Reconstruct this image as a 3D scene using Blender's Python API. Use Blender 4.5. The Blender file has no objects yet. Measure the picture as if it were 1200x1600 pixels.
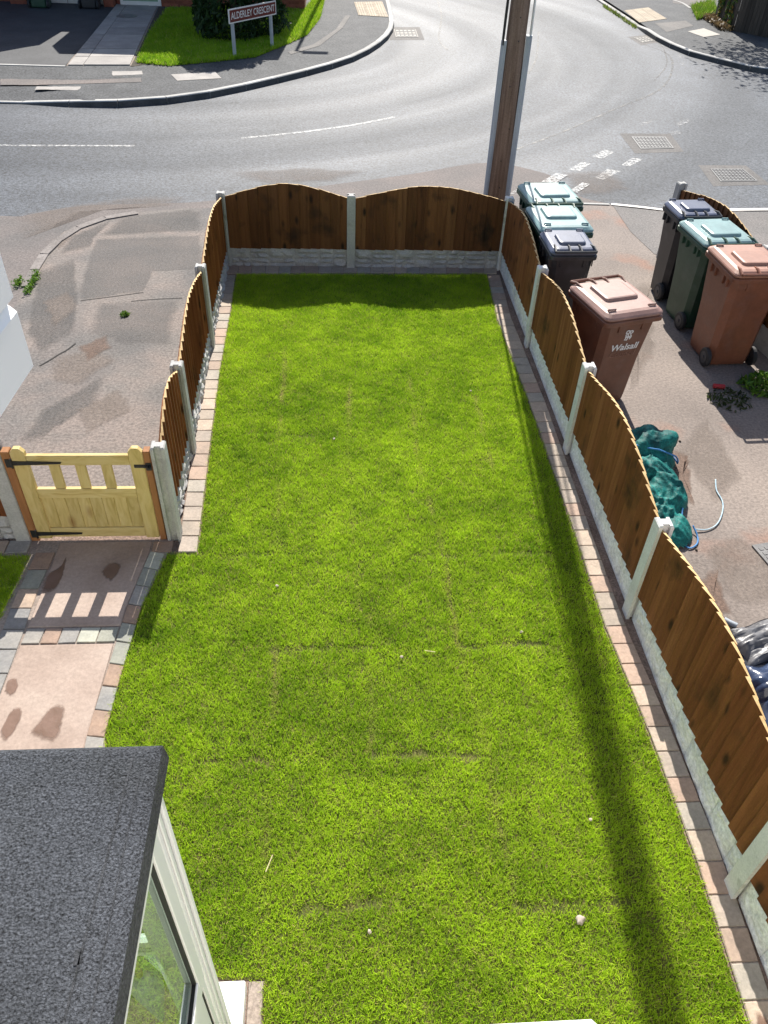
import bpy, math, random
import numpy as np
from mathutils import Matrix, Vector
random.seed(7); rng = np.random.default_rng(7)
R = math.radians
scene = bpy.context.scene
col = scene.collection

# ------------------------------------------------------------------ camera
cam = bpy.data.cameras.new('camera'); cam_o = bpy.data.objects.new('camera', cam); col.objects.link(cam_o)
cam.sensor_fit = 'VERTICAL'; cam.sensor_height = 36.0; cam.lens = 36.0*1218.753/1600.0
cam.clip_start = 0.02; cam.clip_end = 600
_m = ((0.997988, 0.008759, -0.062800, 0.0), (-0.052763, 0.664009, -0.745860, 0.0), (0.035167, 0.747673, 0.663135, 4.2180))
cam_o.matrix_world = Matrix((_m[0], _m[1], _m[2], (0, 0, 0, 1))) @ Matrix.Identity(4)
scene.camera = cam_o

# ------------------------------------------------------------------ light
SUN_EL, SUN_AZ = R(41.0), R(4.35)          # azimuth from +Y towards +X
world = bpy.data.worlds.new('World'); scene.world = world; world.use_nodes = True
wn = world.node_tree.nodes; wl = world.node_tree.links
sky = wn.new('ShaderNodeTexSky'); sky.sky_type = 'NISHITA'; sky.sun_disc = False
sky.sun_elevation = SUN_EL; sky.sun_rotation = SUN_AZ
sky.air_density = 1.0; sky.dust_density = 1.2; sky.ozone_density = 1.0
wl.new(sky.outputs[0], wn['Background'].inputs[0]); wn['Background'].inputs[1].default_value = 0.095
sun = bpy.data.lights.new('sun', 'SUN'); sun.energy = 5.0; sun.angle = R(0.32); sun.color = (1.0, 0.95, 0.87)
sun_o = bpy.data.objects.new('sun', sun); col.objects.link(sun_o)
sd = Vector((math.sin(SUN_AZ)*math.cos(SUN_EL), math.cos(SUN_AZ)*math.cos(SUN_EL), math.sin(SUN_EL)))
sun_o.rotation_euler = sd.to_track_quat('Z', 'Y').to_euler(); sun_o.location = (5, 40, 40)
vs = scene.view_settings; vs.view_transform = 'Standard'; vs.look = 'None'; vs.gamma = 1; vs.use_curve_mapping = False
vs.exposure = 0.78

# ------------------------------------------------------------------ materials
def mat(name, cols, scale=3.0, rough=0.8, spec=0.3, speck=0.0, speck_scale=60, bump=0.0, bump_scale=40, stretch=(1, 1, 1),
        rand=0.0, rand_ramp=None, detail=4, knots=None, metal=0.0, distort=0.0, big=None):
    m = bpy.data.materials.new(name); m.use_nodes = True
    nt = m.node_tree; N = nt.nodes; L = nt.links
    b = N['Principled BSDF']; b.inputs['Roughness'].default_value = rough; b.inputs['Specular IOR Level'].default_value = spec
    b.inputs['Metallic'].default_value = metal
    g = N.new('ShaderNodeNewGeometry'); mp = N.new('ShaderNodeMapping'); mp.inputs['Scale'].default_value = stretch
    L.new(g.outputs['Position'], mp.inputs['Vector'])
    oi = N.new('ShaderNodeObjectInfo')
    if rand or rand_ramp:        # shift the grain per piece
        ad = N.new('ShaderNodeVectorMath'); ad.operation = 'MULTIPLY_ADD'
        cb = N.new('ShaderNodeCombineXYZ')
        for k in range(3): L.new(oi.outputs['Random'], cb.inputs[k])
        L.new(cb.outputs[0], ad.inputs[0]); ad.inputs[1].default_value = (31, 17, 23); L.new(mp.outputs[0], ad.inputs[2])
        vec = ad.outputs[0]
    else: vec = mp.outputs[0]
    n1 = N.new('ShaderNodeTexNoise'); n1.inputs['Scale'].default_value = scale; n1.inputs['Detail'].default_value = detail
    n1.inputs['Distortion'].default_value = distort
    L.new(vec, n1.inputs['Vector'])
    rp = N.new('ShaderNodeValToRGB'); L.new(n1.outputs['Fac'], rp.inputs['Fac'])
    els = rp.color_ramp.elements
    while len(els) < len(cols): els.new(0.5)
    for i, c in enumerate(cols):
        els[i].position = 0.3 + 0.4*i/max(1, len(cols)-1); els[i].color = (*c, 1)
    out = rp.outputs['Color']
    def mix(a, bb, fac=None, mode='MULTIPLY', f=1.0):
        x = N.new('ShaderNodeMix'); x.data_type = 'RGBA'; x.blend_type = mode; x.inputs[0].default_value = f
        if fac is not None: L.new(fac, x.inputs[0])
        if isinstance(a, tuple): x.inputs[6].default_value = (*a, 1)
        else: L.new(a, x.inputs[6])
        if isinstance(bb, tuple): x.inputs[7].default_value = (*bb, 1)
        else: L.new(bb, x.inputs[7])
        return x.outputs[2]
    if rand_ramp:
        rr = N.new('ShaderNodeValToRGB'); rr.color_ramp.interpolation = 'CONSTANT'; L.new(oi.outputs['Random'], rr.inputs['Fac'])
        e = rr.color_ramp.elements
        while len(e) < len(rand_ramp): e.new(0.5)
        for i, c in enumerate(rand_ramp): e[i].position = i/len(rand_ramp); e[i].color = (*c, 1)
        out = mix(out, rr.outputs['Color'])
    if rand:
        mr = N.new('ShaderNodeMapRange'); L.new(oi.outputs['Random'], mr.inputs[0]); mr.inputs[3].default_value = 1-rand; mr.inputs[4].default_value = 1+rand
        cc = N.new('ShaderNodeCombineColor')
        for k in range(3): L.new(mr.outputs[0], cc.inputs[k])
        out = mix(out, cc.outputs[0])
    if big:                       # (scale, colour, low, high): stains with shapes of their own
        bs, bc, lo, hi = big
        nb = N.new('ShaderNodeTexNoise'); nb.inputs['Scale'].default_value = bs; nb.inputs['Detail'].default_value = 5
        L.new(g.outputs['Position'], nb.inputs['Vector'])
        mb = N.new('ShaderNodeMapRange'); L.new(nb.outputs['Fac'], mb.inputs[0]); mb.inputs[1].default_value = lo; mb.inputs[2].default_value = hi
        out = mix(out, bc, fac=mb.outputs[0], mode='MIX')
    if speck:
        n2 = N.new('ShaderNodeTexNoise'); n2.inputs['Scale'].default_value = speck_scale; n2.inputs['Detail'].default_value = 3
        n2.inputs['Roughness'].default_value = 0.7
        L.new(g.outputs['Position'], n2.inputs['Vector'])
        m2 = N.new('ShaderNodeMapRange'); L.new(n2.outputs['Fac'], m2.inputs[0]); m2.inputs[1].default_value = 0.3; m2.inputs[2].default_value = 0.7
        m2.inputs[3].default_value = 1-speck; m2.inputs[4].default_value = 1+speck
        c2 = N.new('ShaderNodeCombineColor')
        for k in range(3): L.new(m2.outputs[0], c2.inputs[k])
        out = mix(out, c2.outputs[0])
    if knots:
        v = N.new('ShaderNodeTexVoronoi'); v.inputs['Scale'].default_value = knots[0]
        mk = N.new('ShaderNodeMapping'); mk.inputs['Scale'].default_value = (1.6, 1.6, 0.7); 
        L.new(vec if False else g.outputs['Position'], mk.inputs['Vector']); L.new(mk.outputs[0], v.inputs['Vector'])
        m3 = N.new('ShaderNodeMapRange'); L.new(v.outputs['Distance'], m3.inputs[0]); m3.inputs[1].default_value = 0.08; m3.inputs[2].default_value = 0.22
        m3.inputs[3].default_value = 1; m3.inputs[4].default_value = 0
        out = mix(out, knots[1], fac=m3.outputs[0], mode='MIX')
    L.new(out, b.inputs['Base Color'])
    if bump:
        n3 = N.new('ShaderNodeTexNoise'); n3.inputs['Scale'].default_value = bump_scale; n3.inputs['Detail'].default_value = 4
        L.new(vec, n3.inputs['Vector'])
        bp = N.new('ShaderNodeBump'); bp.inputs['Strength'].default_value = bump; bp.inputs['Distance'].default_value = 0.01
        L.new(n3.outputs['Fac'], bp.inputs['Height']); L.new(bp.outputs[0], b.inputs['Normal'])
    return m

def attr_mat(name, rough=0.6, trans=0.4, spec=0.2):
    """blade / leaf material: colour stored per blade, part of the light goes through"""
    m = bpy.data.materials.new(name); m.use_nodes = True; nt = m.node_tree; N = nt.nodes; L = nt.links
    b = N['Principled BSDF']; b.inputs['Roughness'].default_value = rough; b.inputs['Specular IOR Level'].default_value = spec
    a = N.new('ShaderNodeAttribute'); a.attribute_name = 'tone'
    L.new(a.outputs['Color'], b.inputs['Base Color'])
    t = N.new('ShaderNodeBsdfTranslucent'); L.new(a.outputs['Color'], t.inputs['Color'])
    x = N.new('ShaderNodeMixShader'); x.inputs[0].default_value = trans
    L.new(b.outputs[0], x.inputs[1]); L.new(t.outputs[0], x.inputs[2]); L.new(x.outputs[0], N['Material Output'].inputs['Surface'])
    return m

M = {}
M['ground'] = mat('ground_tarmac', [(.10, .10, .10), (.14, .135, .13)], 1.2, .85, speck=.25)
def road_mat():
    m = mat('road_asphalt', [(.050, .057, .069), (.071, .080, .095)], 0.7, .6, spec=.25, speck=.85, speck_scale=26, bump=.5, bump_scale=70)
    nt = m.node_tree; N = nt.nodes; L = nt.links; b = N['Principled BSDF']
    g = N.new('ShaderNodeNewGeometry'); sp = N.new('ShaderNodeSeparateXYZ'); L.new(g.outputs['Position'], sp.inputs[0])
    def math_(op, a, c=None):
        n = N.new('ShaderNodeMath'); n.operation = op
        for i, v in enumerate((a, c)):
            if v is None: continue
            if isinstance(v, (int, float)): n.inputs[i].default_value = v
            else: L.new(v, n.inputs[i])
        return n.outputs[0]
    dx = math_('MAXIMUM', math_('ADD', sp.outputs[0], 4.0), 0.0); dy = math_('SUBTRACT', sp.outputs[1], 23.4)
    r = math_('SQRT', math_('ADD', math_('MULTIPLY', dx, dx), math_('MULTIPLY', dy, dy)))
    n = N.new('ShaderNodeTexNoise'); n.noise_dimensions = '2D'; n.inputs['Scale'].default_value = 1.0; n.inputs['Detail'].default_value = 3
    cb = N.new('ShaderNodeCombineXYZ'); L.new(math_('MULTIPLY', r, 0.75), cb.inputs[0]); L.new(math_('MULTIPLY', math_('ADD', sp.outputs[0], sp.outputs[1]), 0.05), cb.inputs[1])
    L.new(cb.outputs[0], n.inputs['Vector'])
    mr = N.new('ShaderNodeMapRange'); L.new(n.outputs['Fac'], mr.inputs[0]); mr.inputs[1].default_value = .3; mr.inputs[2].default_value = .7
    mr.inputs[3].default_value = .57; mr.inputs[4].default_value = .67
    L.new(mr.outputs[0], b.inputs['Roughness'])
    src = b.inputs['Base Color'].links[0].from_socket
    x = N.new('ShaderNodeMix'); x.data_type = 'RGBA'; x.blend_type = 'MULTIPLY'; x.inputs[0].default_value = 1
    m2 = N.new('ShaderNodeMapRange'); L.new(n.outputs['Fac'], m2.inputs[0]); m2.inputs[1].default_value = .3; m2.inputs[2].default_value = .7
    m2.inputs[3].default_value = 1.16; m2.inputs[4].default_value = .86
    cc = N.new('ShaderNodeCombineColor')
    for k in range(3): L.new(m2.outputs[0], cc.inputs[k])
    L.new(src, x.inputs[6]); L.new(cc.outputs[0], x.inputs[7]); L.new(x.outputs[2], b.inputs['Base Color'])
    return m
M['road'] = road_mat()
M['pave_tarmac'] = mat('pavement_tarmac', [(.055, .058, .063), (.085, .088, .092)], 1.5, .78, speck=.7, speck_scale=26, spec=.2, bump=.4)
M['far_drive'] = mat('dark_drive_tarmac', [(.045, .047, .052), (.068, .07, .075)], 1.5, .75, speck=.3, speck_scale=30, bump=.3)
M['left_drive'] = mat('old_pink_tarmac', [(.135, .122, .112), (.180, .160, .145), (.225, .185, .162), (.15, .136, .124)], 1.1, .85, speck=.42, speck_scale=36, bump=.5, bump_scale=60, big=(.9, (.115, .11, .107), .48, .70))
M['patch_grey'] = mat('grey_tarmac_patch', [(.135, .128, .122), (.185, .167, .156)], 1.6, .8, speck=.38, speck_scale=40, bump=.4, bump_scale=60)
M['patch_dark'] = mat('dark_tarmac_patch', [(.105, .10, .096), (.155, .143, .134)], 1.6, .8, speck=.4, speck_scale=36, bump=.5, bump_scale=60)
M['right_drive'] = mat('sandy_pink_drive', [(.185, .155, .136), (.235, .197, .172), (.28, .233, .20)], .9, .85, speck=.3, speck_scale=38, bump=.45, bump_scale=60, big=(1.3, (.27, .17, .13), .56, .70))
M['pink_pave'] = mat('pink_worn_pavement', [(.125, .115, .11), (.185, .155, .142)], .9, .85, speck=.35, speck_scale=36, bump=.4)
M['soil'] = mat('sandy_soil', [(.16, .11, .085), (.25, .18, .145)], 5, .95, speck=.5, speck_scale=60, bump=.8, bump_scale=60)
M['dark_soil'] = mat('dark_soil', [(.05, .045, .035), (.10, .08, .06)], 8, .95, speck=.5, bump=.8)
M['turf_base'] = mat('turf_thatch', [(.06, .075, .015), (.13, .12, .035)], 9, .95, speck=.5, speck_scale=90, bump=.8, bump_scale=90)
M['mortar'] = mat('pale_mortar', [(.25, .20, .168), (.34, .285, .245)], 6, .95, speck=.3, bump=.6)
M['tile'] = mat('sandstone_sett', [(.82, .82, .82), (1.05, 1.02, 1.0)], 9, .75, speck=.14, speck_scale=50, bump=.35, bump_scale=25, rand=.1,
                rand_ramp=[(.41, .315, .25), (.39, .33, .27), (.435, .32, .25), (.375, .34, .29), (.42, .35, .28), (.365, .31, .26), (.44, .355, .28)])
M['sett'] = mat('border_sett', [(.8, .8, .82), (1.08, 1.05, 1.02)], 8, .7, speck=.14, speck_scale=50, bump=.35, bump_scale=25, rand=.1,
                rand_ramp=[(.31, .315, .265), (.30, .29, .27), (.33, .235, .18), (.43, .33, .25), (.25, .245, .235), (.40, .405, .335), (.30, .21, .155), (.28, .265, .24)])
M['slab'] = mat('pink_sandstone_slab', [(.29, .215, .172), (.36, .275, .225), (.40, .315, .26)], 2.2, .65, speck=.14, speck_scale=40, bump=.9, bump_scale=7)
M['wet'] = mat('wet_stain', [(.16, .095, .065), (.22, .135, .10)], 9, .5, bump=.2)
M['conc'] = mat('concrete_post', [(.36, .355, .34), (.46, .45, .43)], 5, .85, speck=.15, speck_scale=80, bump=.3, bump_scale=60, big=(6, (.24, .23, .21), .6, .75))
M['conc_pale'] = mat('pale_concrete_post', [(.62, .615, .60), (.72, .71, .69)], 5, .85, speck=.12, speck_scale=80, bump=.3, bump_scale=60, big=(7, (.36, .35, .32), .62, .75))
M['rock_grey'] = mat('grey_rock_faced_concrete', [(.34, .33, .32), (.47, .455, .44)], 7, .9, speck=.2, speck_scale=60, bump=.7, bump_scale=22)
M['rock_white'] = mat('pale_rock_faced_concrete', [(.70, .695, .69), (.84, .835, .825)], 7, .9, speck=.25, speck_scale=40, bump=1.6, bump_scale=22)
M['kerb_face'] = mat('shaded_kerb_face', [(.06, .06, .06), (.10, .10, .10)], 4, .85, speck=.3, bump=.3)  # road side of the kerb, its shade put into a darker colour
M['edging'] = mat('worn_edging_kerb', [(.17, .15, .138), (.24, .215, .20)], 4, .85, speck=.3, speck_scale=40, bump=.4, rand=.15)
M['kerb'] = mat('kerb_concrete', [(.34, .335, .32), (.44, .43, .41)], 3, .8, speck=.2, speck_scale=60, bump=.3, rand=.12)
M['board'] = mat('brown_treated_board', [(.70, .66, .62), (1.0, 1.0, 1.0), (1.2, 1.25, 1.3)], 2.2, .7, spec=.2, stretch=(9, 9, .55), rand=.12, rand_ramp=[(.195, .068, .024), (.215, .078, .028), (.180, .061, .022), (.235, .087, .032), (.200, .072, .025), (.225, .085, .032), (.188, .066, .025)], bump=.25, bump_scale=14, speck=.12, speck_scale=90, knots=(4.5, (.045, .018, .008)), distort=.6, big=(3.0, (.06, .028, .012), .58, .75))
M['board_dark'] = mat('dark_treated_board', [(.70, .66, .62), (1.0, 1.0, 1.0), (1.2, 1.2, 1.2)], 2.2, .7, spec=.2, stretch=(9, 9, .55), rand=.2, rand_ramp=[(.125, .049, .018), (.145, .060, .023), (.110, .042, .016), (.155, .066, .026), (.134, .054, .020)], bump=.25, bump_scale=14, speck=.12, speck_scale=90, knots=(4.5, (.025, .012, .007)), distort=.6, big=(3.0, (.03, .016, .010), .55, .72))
M['end_grain'] = mat('sawn_end_grain', [(.50, .33, .14), (.64, .45, .22)], 14, .7, speck=.2)
M['gate_wood'] = mat('fresh_pine', [(.50, .36, .125), (.60, .46, .19), (.64, .51, .24)], 2.5, .6, spec=.3, stretch=(2.2, 9, 9), bump=.15, bump_scale=10, rand=.07, knots=(3.2, (.30, .16, .05)), distort=1.2)
M['gate_wood_v'] = mat('fresh_pine_upright', [(.46, .34, .11), (.58, .44, .175), (.63, .50, .23)], 2.5, .6, spec=.3, stretch=(9, 9, 1.8), bump=.15, bump_scale=10, rand=.08, knots=(3.2, (.30, .16, .05)), distort=1.2)
M['liner_wood'] = mat('orange_timber_liner', [(.27, .115, .045), (.37, .17, .065)], 3, .65, stretch=(9, 9, .8), bump=.2)
M['iron'] = mat('black_iron', [(.012, .012, .013), (.02, .02, .02)], 8, .45, spec=.5)
M['pole'] = mat('creosoted_pole', [(.125, .082, .060), (.20, .138, .104), (.255, .182, .142)], 4, .85, stretch=(8, 8, .35), bump=.6, bump_scale=9, speck=.2, speck_scale=60)
M['galv'] = mat('grey_capping', [(.30, .335, .37), (.40, .435, .47)], 3, .55, spec=.4, stretch=(3, 3, .6), speck=.08)
M['cable'] = mat('black_cable', [(.02, .02, .02), (.03, .03, .03)], 5, .5)
def plastic(name, c, r=.42, k=.14):
    return mat(name, [tuple(v*(1-k) for v in c), tuple(v*(1+k) for v in c)], 5, r, spec=.5, speck=.10, speck_scale=30, bump=.06, bump_scale=60, big=(7, tuple(v*.75+.05 for v in c), .50, .95))
M['bin_green'] = plastic('dark_green_plastic', (.030, .075, .045)); M['bin_green_lid'] = plastic('teal_lid_plastic', (.22, .335, .33), .33)
M['bin_black'] = plastic('black_plastic', (.030, .030, .033)); M['bin_black_lid'] = plastic('charcoal_lid_plastic', (.085, .10, .155), .36)
M['bin_brown'] = plastic('brown_plastic', (.165, .070, .042)); M['bin_brown_lid'] = plastic('dusty_brown_lid', (.31, .18, .145), .5)
M['bin_tan'] = plastic('rust_plastic', (.205, .076, .040)); M['bin_tan_lid'] = plastic('faded_rust_lid', (.34, .17, .118), .5)
M['tyre'] = plastic('wheel_rubber', (.022, .022, .024), .6); M['hub'] = plastic('wheel_hub', (.06, .06, .065), .5)
M['white_print'] = mat('white_print', [(.75, .74, .72), (.85, .84, .82)], 20, .6)
M['faded_print'] = mat('faded_print', [(.22, .11, .075), (.30, .17, .125)], 40, .6)
M['paper'] = mat('paper_label', [(.6, .52, .45), (.75, .68, .6)], 30, .7)
M['net'] = mat('teal_mesh_fabric', [(.003, .060, .060), (.008, .130, .118), (.016, .205, .18)], 6, .6, spec=.25, speck=.5, speck_scale=70, bump=1.0, bump_scale=22, distort=1.5)
M['rope'] = mat('pale_blue_rope', [(.30, .45, .55), (.55, .66, .70)], 25, .7)
M['rope_blue'] = mat('blue_rope', [(.04, .17, .42), (.08, .27, .55)], 25, .6)
M['rope_grey'] = mat('grey_rope', [(.30, .28, .24), (.42, .40, .35)], 25, .8)
M['pink_plastic'] = mat('pink_plastic', [(.62, .33, .29), (.75, .50, .45)], 14, .4)
M['white_plastic'] = mat('white_plastic', [(.70, .70, .68), (.8, .8, .78)], 10, .45)
M['silver_sheet'] = mat('crumpled_grey_sheet', [(.035, .035, .04), (.19, .19, .20)], 8, .4, spec=.5, bump=.5, bump_scale=24)
M['black_sheet'] = mat('black_polythene', [(.012, .012, .014), (.03, .03, .035)], 6, .18, spec=.7, bump=.3, bump_scale=12)
M['blue_sheet'] = mat('blue_black_polythene', [(.015, .022, .05), (.05, .075, .14)], 6, .16, spec=.8, bump=.3, bump_scale=14)
M['red'] = plastic('red_plastic', (.42, .022, .03))
M['upvc'] = mat('white_upvc', [(.86, .855, .845), (.88, .875, .865)], 3, .32, spec=.5)
M['gasket'] = mat('black_gasket', [(.012, .012, .012), (.018, .018, .018)], 3, .6)
M['felt'] = mat('mineral_felt', [(.046, .050, .058), (.070, .076, .088)], 2.0, .92, speck=.95, speck_scale=165, bump=.9, bump_scale=180, big=(3.5, (.05, .054, .06), .52, .70))
M['felt_edge'] = mat('felt_edge', [(.035, .037, .042), (.055, .058, .064)], 4, .9, speck=.7, speck_scale=120, bump=.8, bump_scale=130)
M['brick'] = mat('red_brick', [(.24, .075, .045), (.33, .115, .07)], 5, .85, speck=.2)
M['house_brick'] = M['brick']
M['bounce_wall'] = mat('pale_bounce', [(.58, .56, .52), (.66, .64, .60)], 3, .85, speck=.1, bump=.3)
M['room'] = mat('room_floor', [(.30, .27, .23), (.36, .33, .28)], 2, .7)
M['roof_tile'] = mat('roof_tile', [(.10, .06, .05), (.16, .09, .07)], 3, .8)
M['sign_maroon'] = mat('maroon_sign', [(.125, .017, .012), (.15, .022, .016)], 4, .45)
M['white_paint'] = mat('white_sign_paint', [(.72, .68, .62), (.8, .77, .72)], 6, .5)
M['sign_post'] = mat('grey_sign_post', [(.36, .38, .39), (.46, .48, .49)], 6, .5)
M['bark'] = mat('bark', [(.06, .045, .03), (.12, .09, .065)], 6, .9, stretch=(3, 3, .6), bump=.8)
M['fence_old'] = mat('weathered_dark_fence', [(.045, .038, .030), (.085, .070, .055)], 4, .85, stretch=(8, 8, .6), rand=.25, bump=.3)
M['iron_cover'] = mat('iron_cover', [(.13, .127, .124), (.20, .195, .19)], 8, .5, spec=.5, speck=.2)
M['iron_recess'] = mat('iron_cover_recess', [(.06, .06, .06), (.09, .09, .09)], 8, .7)
M['tactile'] = mat('buff_tactile', [(.40, .33, .24), (.50, .42, .32)], 5, .8, speck=.15, rand=.08)
M['flag'] = mat('concrete_flag', [(.27, .25, .235), (.36, .335, .31)], 3, .8, speck=.2, rand=.10, bump=.2)
M['flag_pale'] = mat('pale_concrete_flag', [(.36, .34, .30), (.44, .41, .37)], 3, .8, speck=.2)
M['pebble'] = mat('pebble', [(.40, .33, .27), (.55, .47, .40)], 20, .8, rand=.2)
M['straw'] = mat('straw', [(.50, .42, .22), (.62, .55, .33)], 20, .7)
M['grass'] = attr_mat('grass_blade', .5, .45, .25)
M['leaf'] = attr_mat('leaf', .5, .3, .3)
M['crack'] = mat('tarmac_crack', [(.03, .03, .03), (.05, .045, .04)], 9, .95)

def paint_mat(name, c, lo, hi, s=9):
    m = bpy.data.materials.new(name); m.use_nodes = True; nt = m.node_tree; N = nt.nodes; L = nt.links
    b = N['Principled BSDF']; b.inputs['Base Color'].default_value = (*c, 1); b.inputs['Roughness'].default_value = .6
    g = N.new('ShaderNodeNewGeometry'); n = N.new('ShaderNodeTexNoise'); n.inputs['Scale'].default_value = s; n.inputs['Detail'].default_value = 6
    n.inputs['Roughness'].default_value = .75
    L.new(g.outputs['Position'], n.inputs['Vector'])
    mr = N.new('ShaderNodeMapRange'); L.new(n.outputs['Fac'], mr.inputs[0]); mr.inputs[1].default_value = lo; mr.inputs[2].default_value = hi
    t = N.new('ShaderNodeBsdfTransparent'); x = N.new('ShaderNodeMixShader')
    L.new(mr.outputs[0], x.inputs[0]); L.new(t.outputs[0], x.inputs[1]); L.new(b.outputs[0], x.inputs[2]); L.new(x.outputs[0], N['Material Output'].inputs['Surface'])
    return m
M['paint'] = paint_mat('worn_road_paint', (.50, .50, .49), .40, .62, 16)
M['paint_faint'] = paint_mat('faint_road_paint', (.36, .36, .36), .45, .68, 14)
M['dust'] = paint_mat('pale_sandy_dust', (.30, .235, .20), .42, 1.1, 1.1)
M['stain'] = paint_mat('damp_stain', (.17, .10, .07), .22, .62, 5)

def glass_mat():
    m = bpy.data.materials.new('window_glass'); m.use_nodes = True; nt = m.node_tree; N = nt.nodes; L = nt.links
    N.remove(N['Principled BSDF'])
    t = N.new('ShaderNodeBsdfTransparent'); t.inputs[0].default_value = (.88, .94, .91, 1)
    gl = N.new('ShaderNodeBsdfGlossy'); gl.inputs['Roughness'].default_value = .015; gl.inputs[0].default_value = (.95, 1, .97, 1)
    f = N.new('ShaderNodeFresnel'); f.inputs[0].default_value = 1.5
    a = N.new('ShaderNodeMath'); a.operation = 'MULTIPLY_ADD'; L.new(f.outputs[0], a.inputs[0]); a.inputs[1].default_value = .9; a.inputs[2].default_value = .16; a.use_clamp = True
    gm = N.new('ShaderNodeNewGeometry'); nb = N.new('ShaderNodeMath'); nb.operation = 'SUBTRACT'; nb.inputs[0].default_value = 1; L.new(gm.outputs['Backfacing'], nb.inputs[1])
    fb = N.new('ShaderNodeMath'); fb.operation = 'MULTIPLY'; L.new(a.outputs[0], fb.inputs[0]); L.new(nb.outputs[0], fb.inputs[1])   # one reflection per pane, at its outer face
    x = N.new('ShaderNodeMixShader'); L.new(fb.outputs[0], x.inputs[0]); L.new(t.outputs[0], x.inputs[1]); L.new(gl.outputs[0], x.inputs[2])
    L.new(x.outputs[0], N['Material Output'].inputs['Surface'])
    return m
M['glass'] = glass_mat()

# ------------------------------------------------------------------ geometry helpers
class MB:
    def __init__(s): s.v = []; s.f = []; s.mi = []
    def add(s, vs, fs, mi=0):
        o = len(s.v); s.v += [tuple(p) for p in vs]
        for f in fs: s.f.append(tuple(i+o for i in f)); s.mi.append(mi)
    def box(s, x0, x1, y0, y1, z0, z1, mi=0, T=None):
        vs = [(x, y, z) for z in (z0, z1) for (x, y) in ((x0, y0), (x1, y0), (x1, y1), (x0, y1))]
        if T: vs = [T(p) for p in vs]
        s.add(vs, [(3, 2, 1, 0), (4, 5, 6, 7), (0, 1, 5, 4), (1, 2, 6, 5), (2, 3, 7, 6), (3, 0, 4, 7)], mi)
    def loft(s, loops, cap0=True, cap1=True, mi=0):
        n = len(loops[0]); o = len(s.v)
        for l in loops: s.v += [tuple(p) for p in l]
        for k in range(len(loops)-1):
            for i in range(n):
                j = (i+1) % n; s.f.append((o+k*n+i, o+k*n+j, o+(k+1)*n+j, o+(k+1)*n+i)); s.mi.append(mi)
        if cap0: s.f.append(tuple(o+i for i in reversed(range(n)))); s.mi.append(mi)
        if cap1: s.f.append(tuple(o+(len(loops)-1)*n+i for i in range(n))); s.mi.append(mi)
    def prism(s, poly, z0, z1, mi=0):
        s.loft([[(x, y, z0) for x, y in poly], [(x, y, z1) for x, y in poly]], mi=mi)
    def sheet(s, poly, z, mi=0): s.add([(x, y, z) for x, y in poly], [tuple(range(len(poly)))], mi)
    def tube(s, pts, r, n=8, mi=0, r1=None):
        pts = [Vector(p) for p in pts]; loops = []
        for i, p in enumerate(pts):
            d = (pts[min(i+1, len(pts)-1)]-pts[max(i-1, 0)]).normalized()
            a = Vector((0, 0, 1)) if abs(d.z) < .9 else Vector((1, 0, 0))
            u = d.cross(a).normalized(); w = u.cross(d)
            rr = r if r1 is None else r+(r1-r)*i/(len(pts)-1)
            loops.append([p+(u*math.cos(t)+w*math.sin(t))*rr for t in [2*math.pi*k/n for k in range(n)]])
        s.loft(loops, mi=mi)
    def disc(s, c, axis, r, w, n=16, mi=0):
        c = Vector(c); a = Vector(axis).normalized(); s.tube([c-a*w/2, c+a*w/2], r, n, mi)
    def build(s, name, mats, parent=None, smooth=False, bevel=0):
        me = bpy.data.meshes.new(name); me.from_pydata(s.v, [], s.f)
        for m in (mats if isinstance(mats, (list, tuple)) else [mats]): me.materials.append(M[m] if isinstance(m, str) else m)
        me.polygons.foreach_set('material_index', s.mi)
        if smooth: me.polygons.foreach_set('use_smooth', [True]*len(me.polygons))
        me.update()
        return put(name, me, parent, bevel)
def put(name, me, parent=None, bevel=0):
    o = bpy.data.objects.new(name, me); col.objects.link(o)
    if parent: o.parent = parent
    if bevel:
        b = o.modifiers.new('bevel', 'BEVEL'); b.width = bevel; b.segments = 1; b.limit_method = 'ANGLE'; b.angle_limit = R(50)
    return o
def tag(o, label=None, cat=None, group=None, kind=None):
    if label: o['label'] = label
    if cat: o['category'] = cat
    if group: o['group'] = group
    if kind: o['kind'] = kind
    return o
def thing(name, label, cat, loc=(0, 0, 0), rz=0, group=None):
    o = bpy.data.objects.new(name, None); col.objects.link(o); o.location = loc; o.rotation_euler = (0, 0, rz); o.empty_display_size = .1
    return tag(o, label, cat, group)
def structure(name, mb, m, smooth=False): return tag(mb.build(name, m, None, smooth), kind='structure')
def sheet(name, poly, z, m, parent=None):
    b = MB(); b.sheet(poly, z)
    if parent: return b.build(name, m, parent)
    return structure(name, b, m)
def smooth_line(pts, n=6):
    """Catmull-Rom through 2-D points"""
    P = [pts[0]]+list(pts)+[pts[-1]]; out = []
    for i in range(1, len(P)-2):
        for k in range(n):
            t = k/n; a, b, c, d = [np.array(P[i+j-1], float) for j in range(4)]
            out.append(tuple(.5*((2*b)+(-a+c)*t+(2*a-5*b+4*c-d)*t*t+(-a+3*b-3*c+d)*t**3)))
    out.append(tuple(pts[-1])); return out
def offset_line(line, d):
    out = []
    for i, p in enumerate(line):
        a = line[max(0, i-1)]; b = line[min(len(line)-1, i+1)]; t = Vector((b[0]-a[0], b[1]-a[1])).normalized()
        out.append((p[0]-t.y*d, p[1]+t.x*d))
    return out
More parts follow.
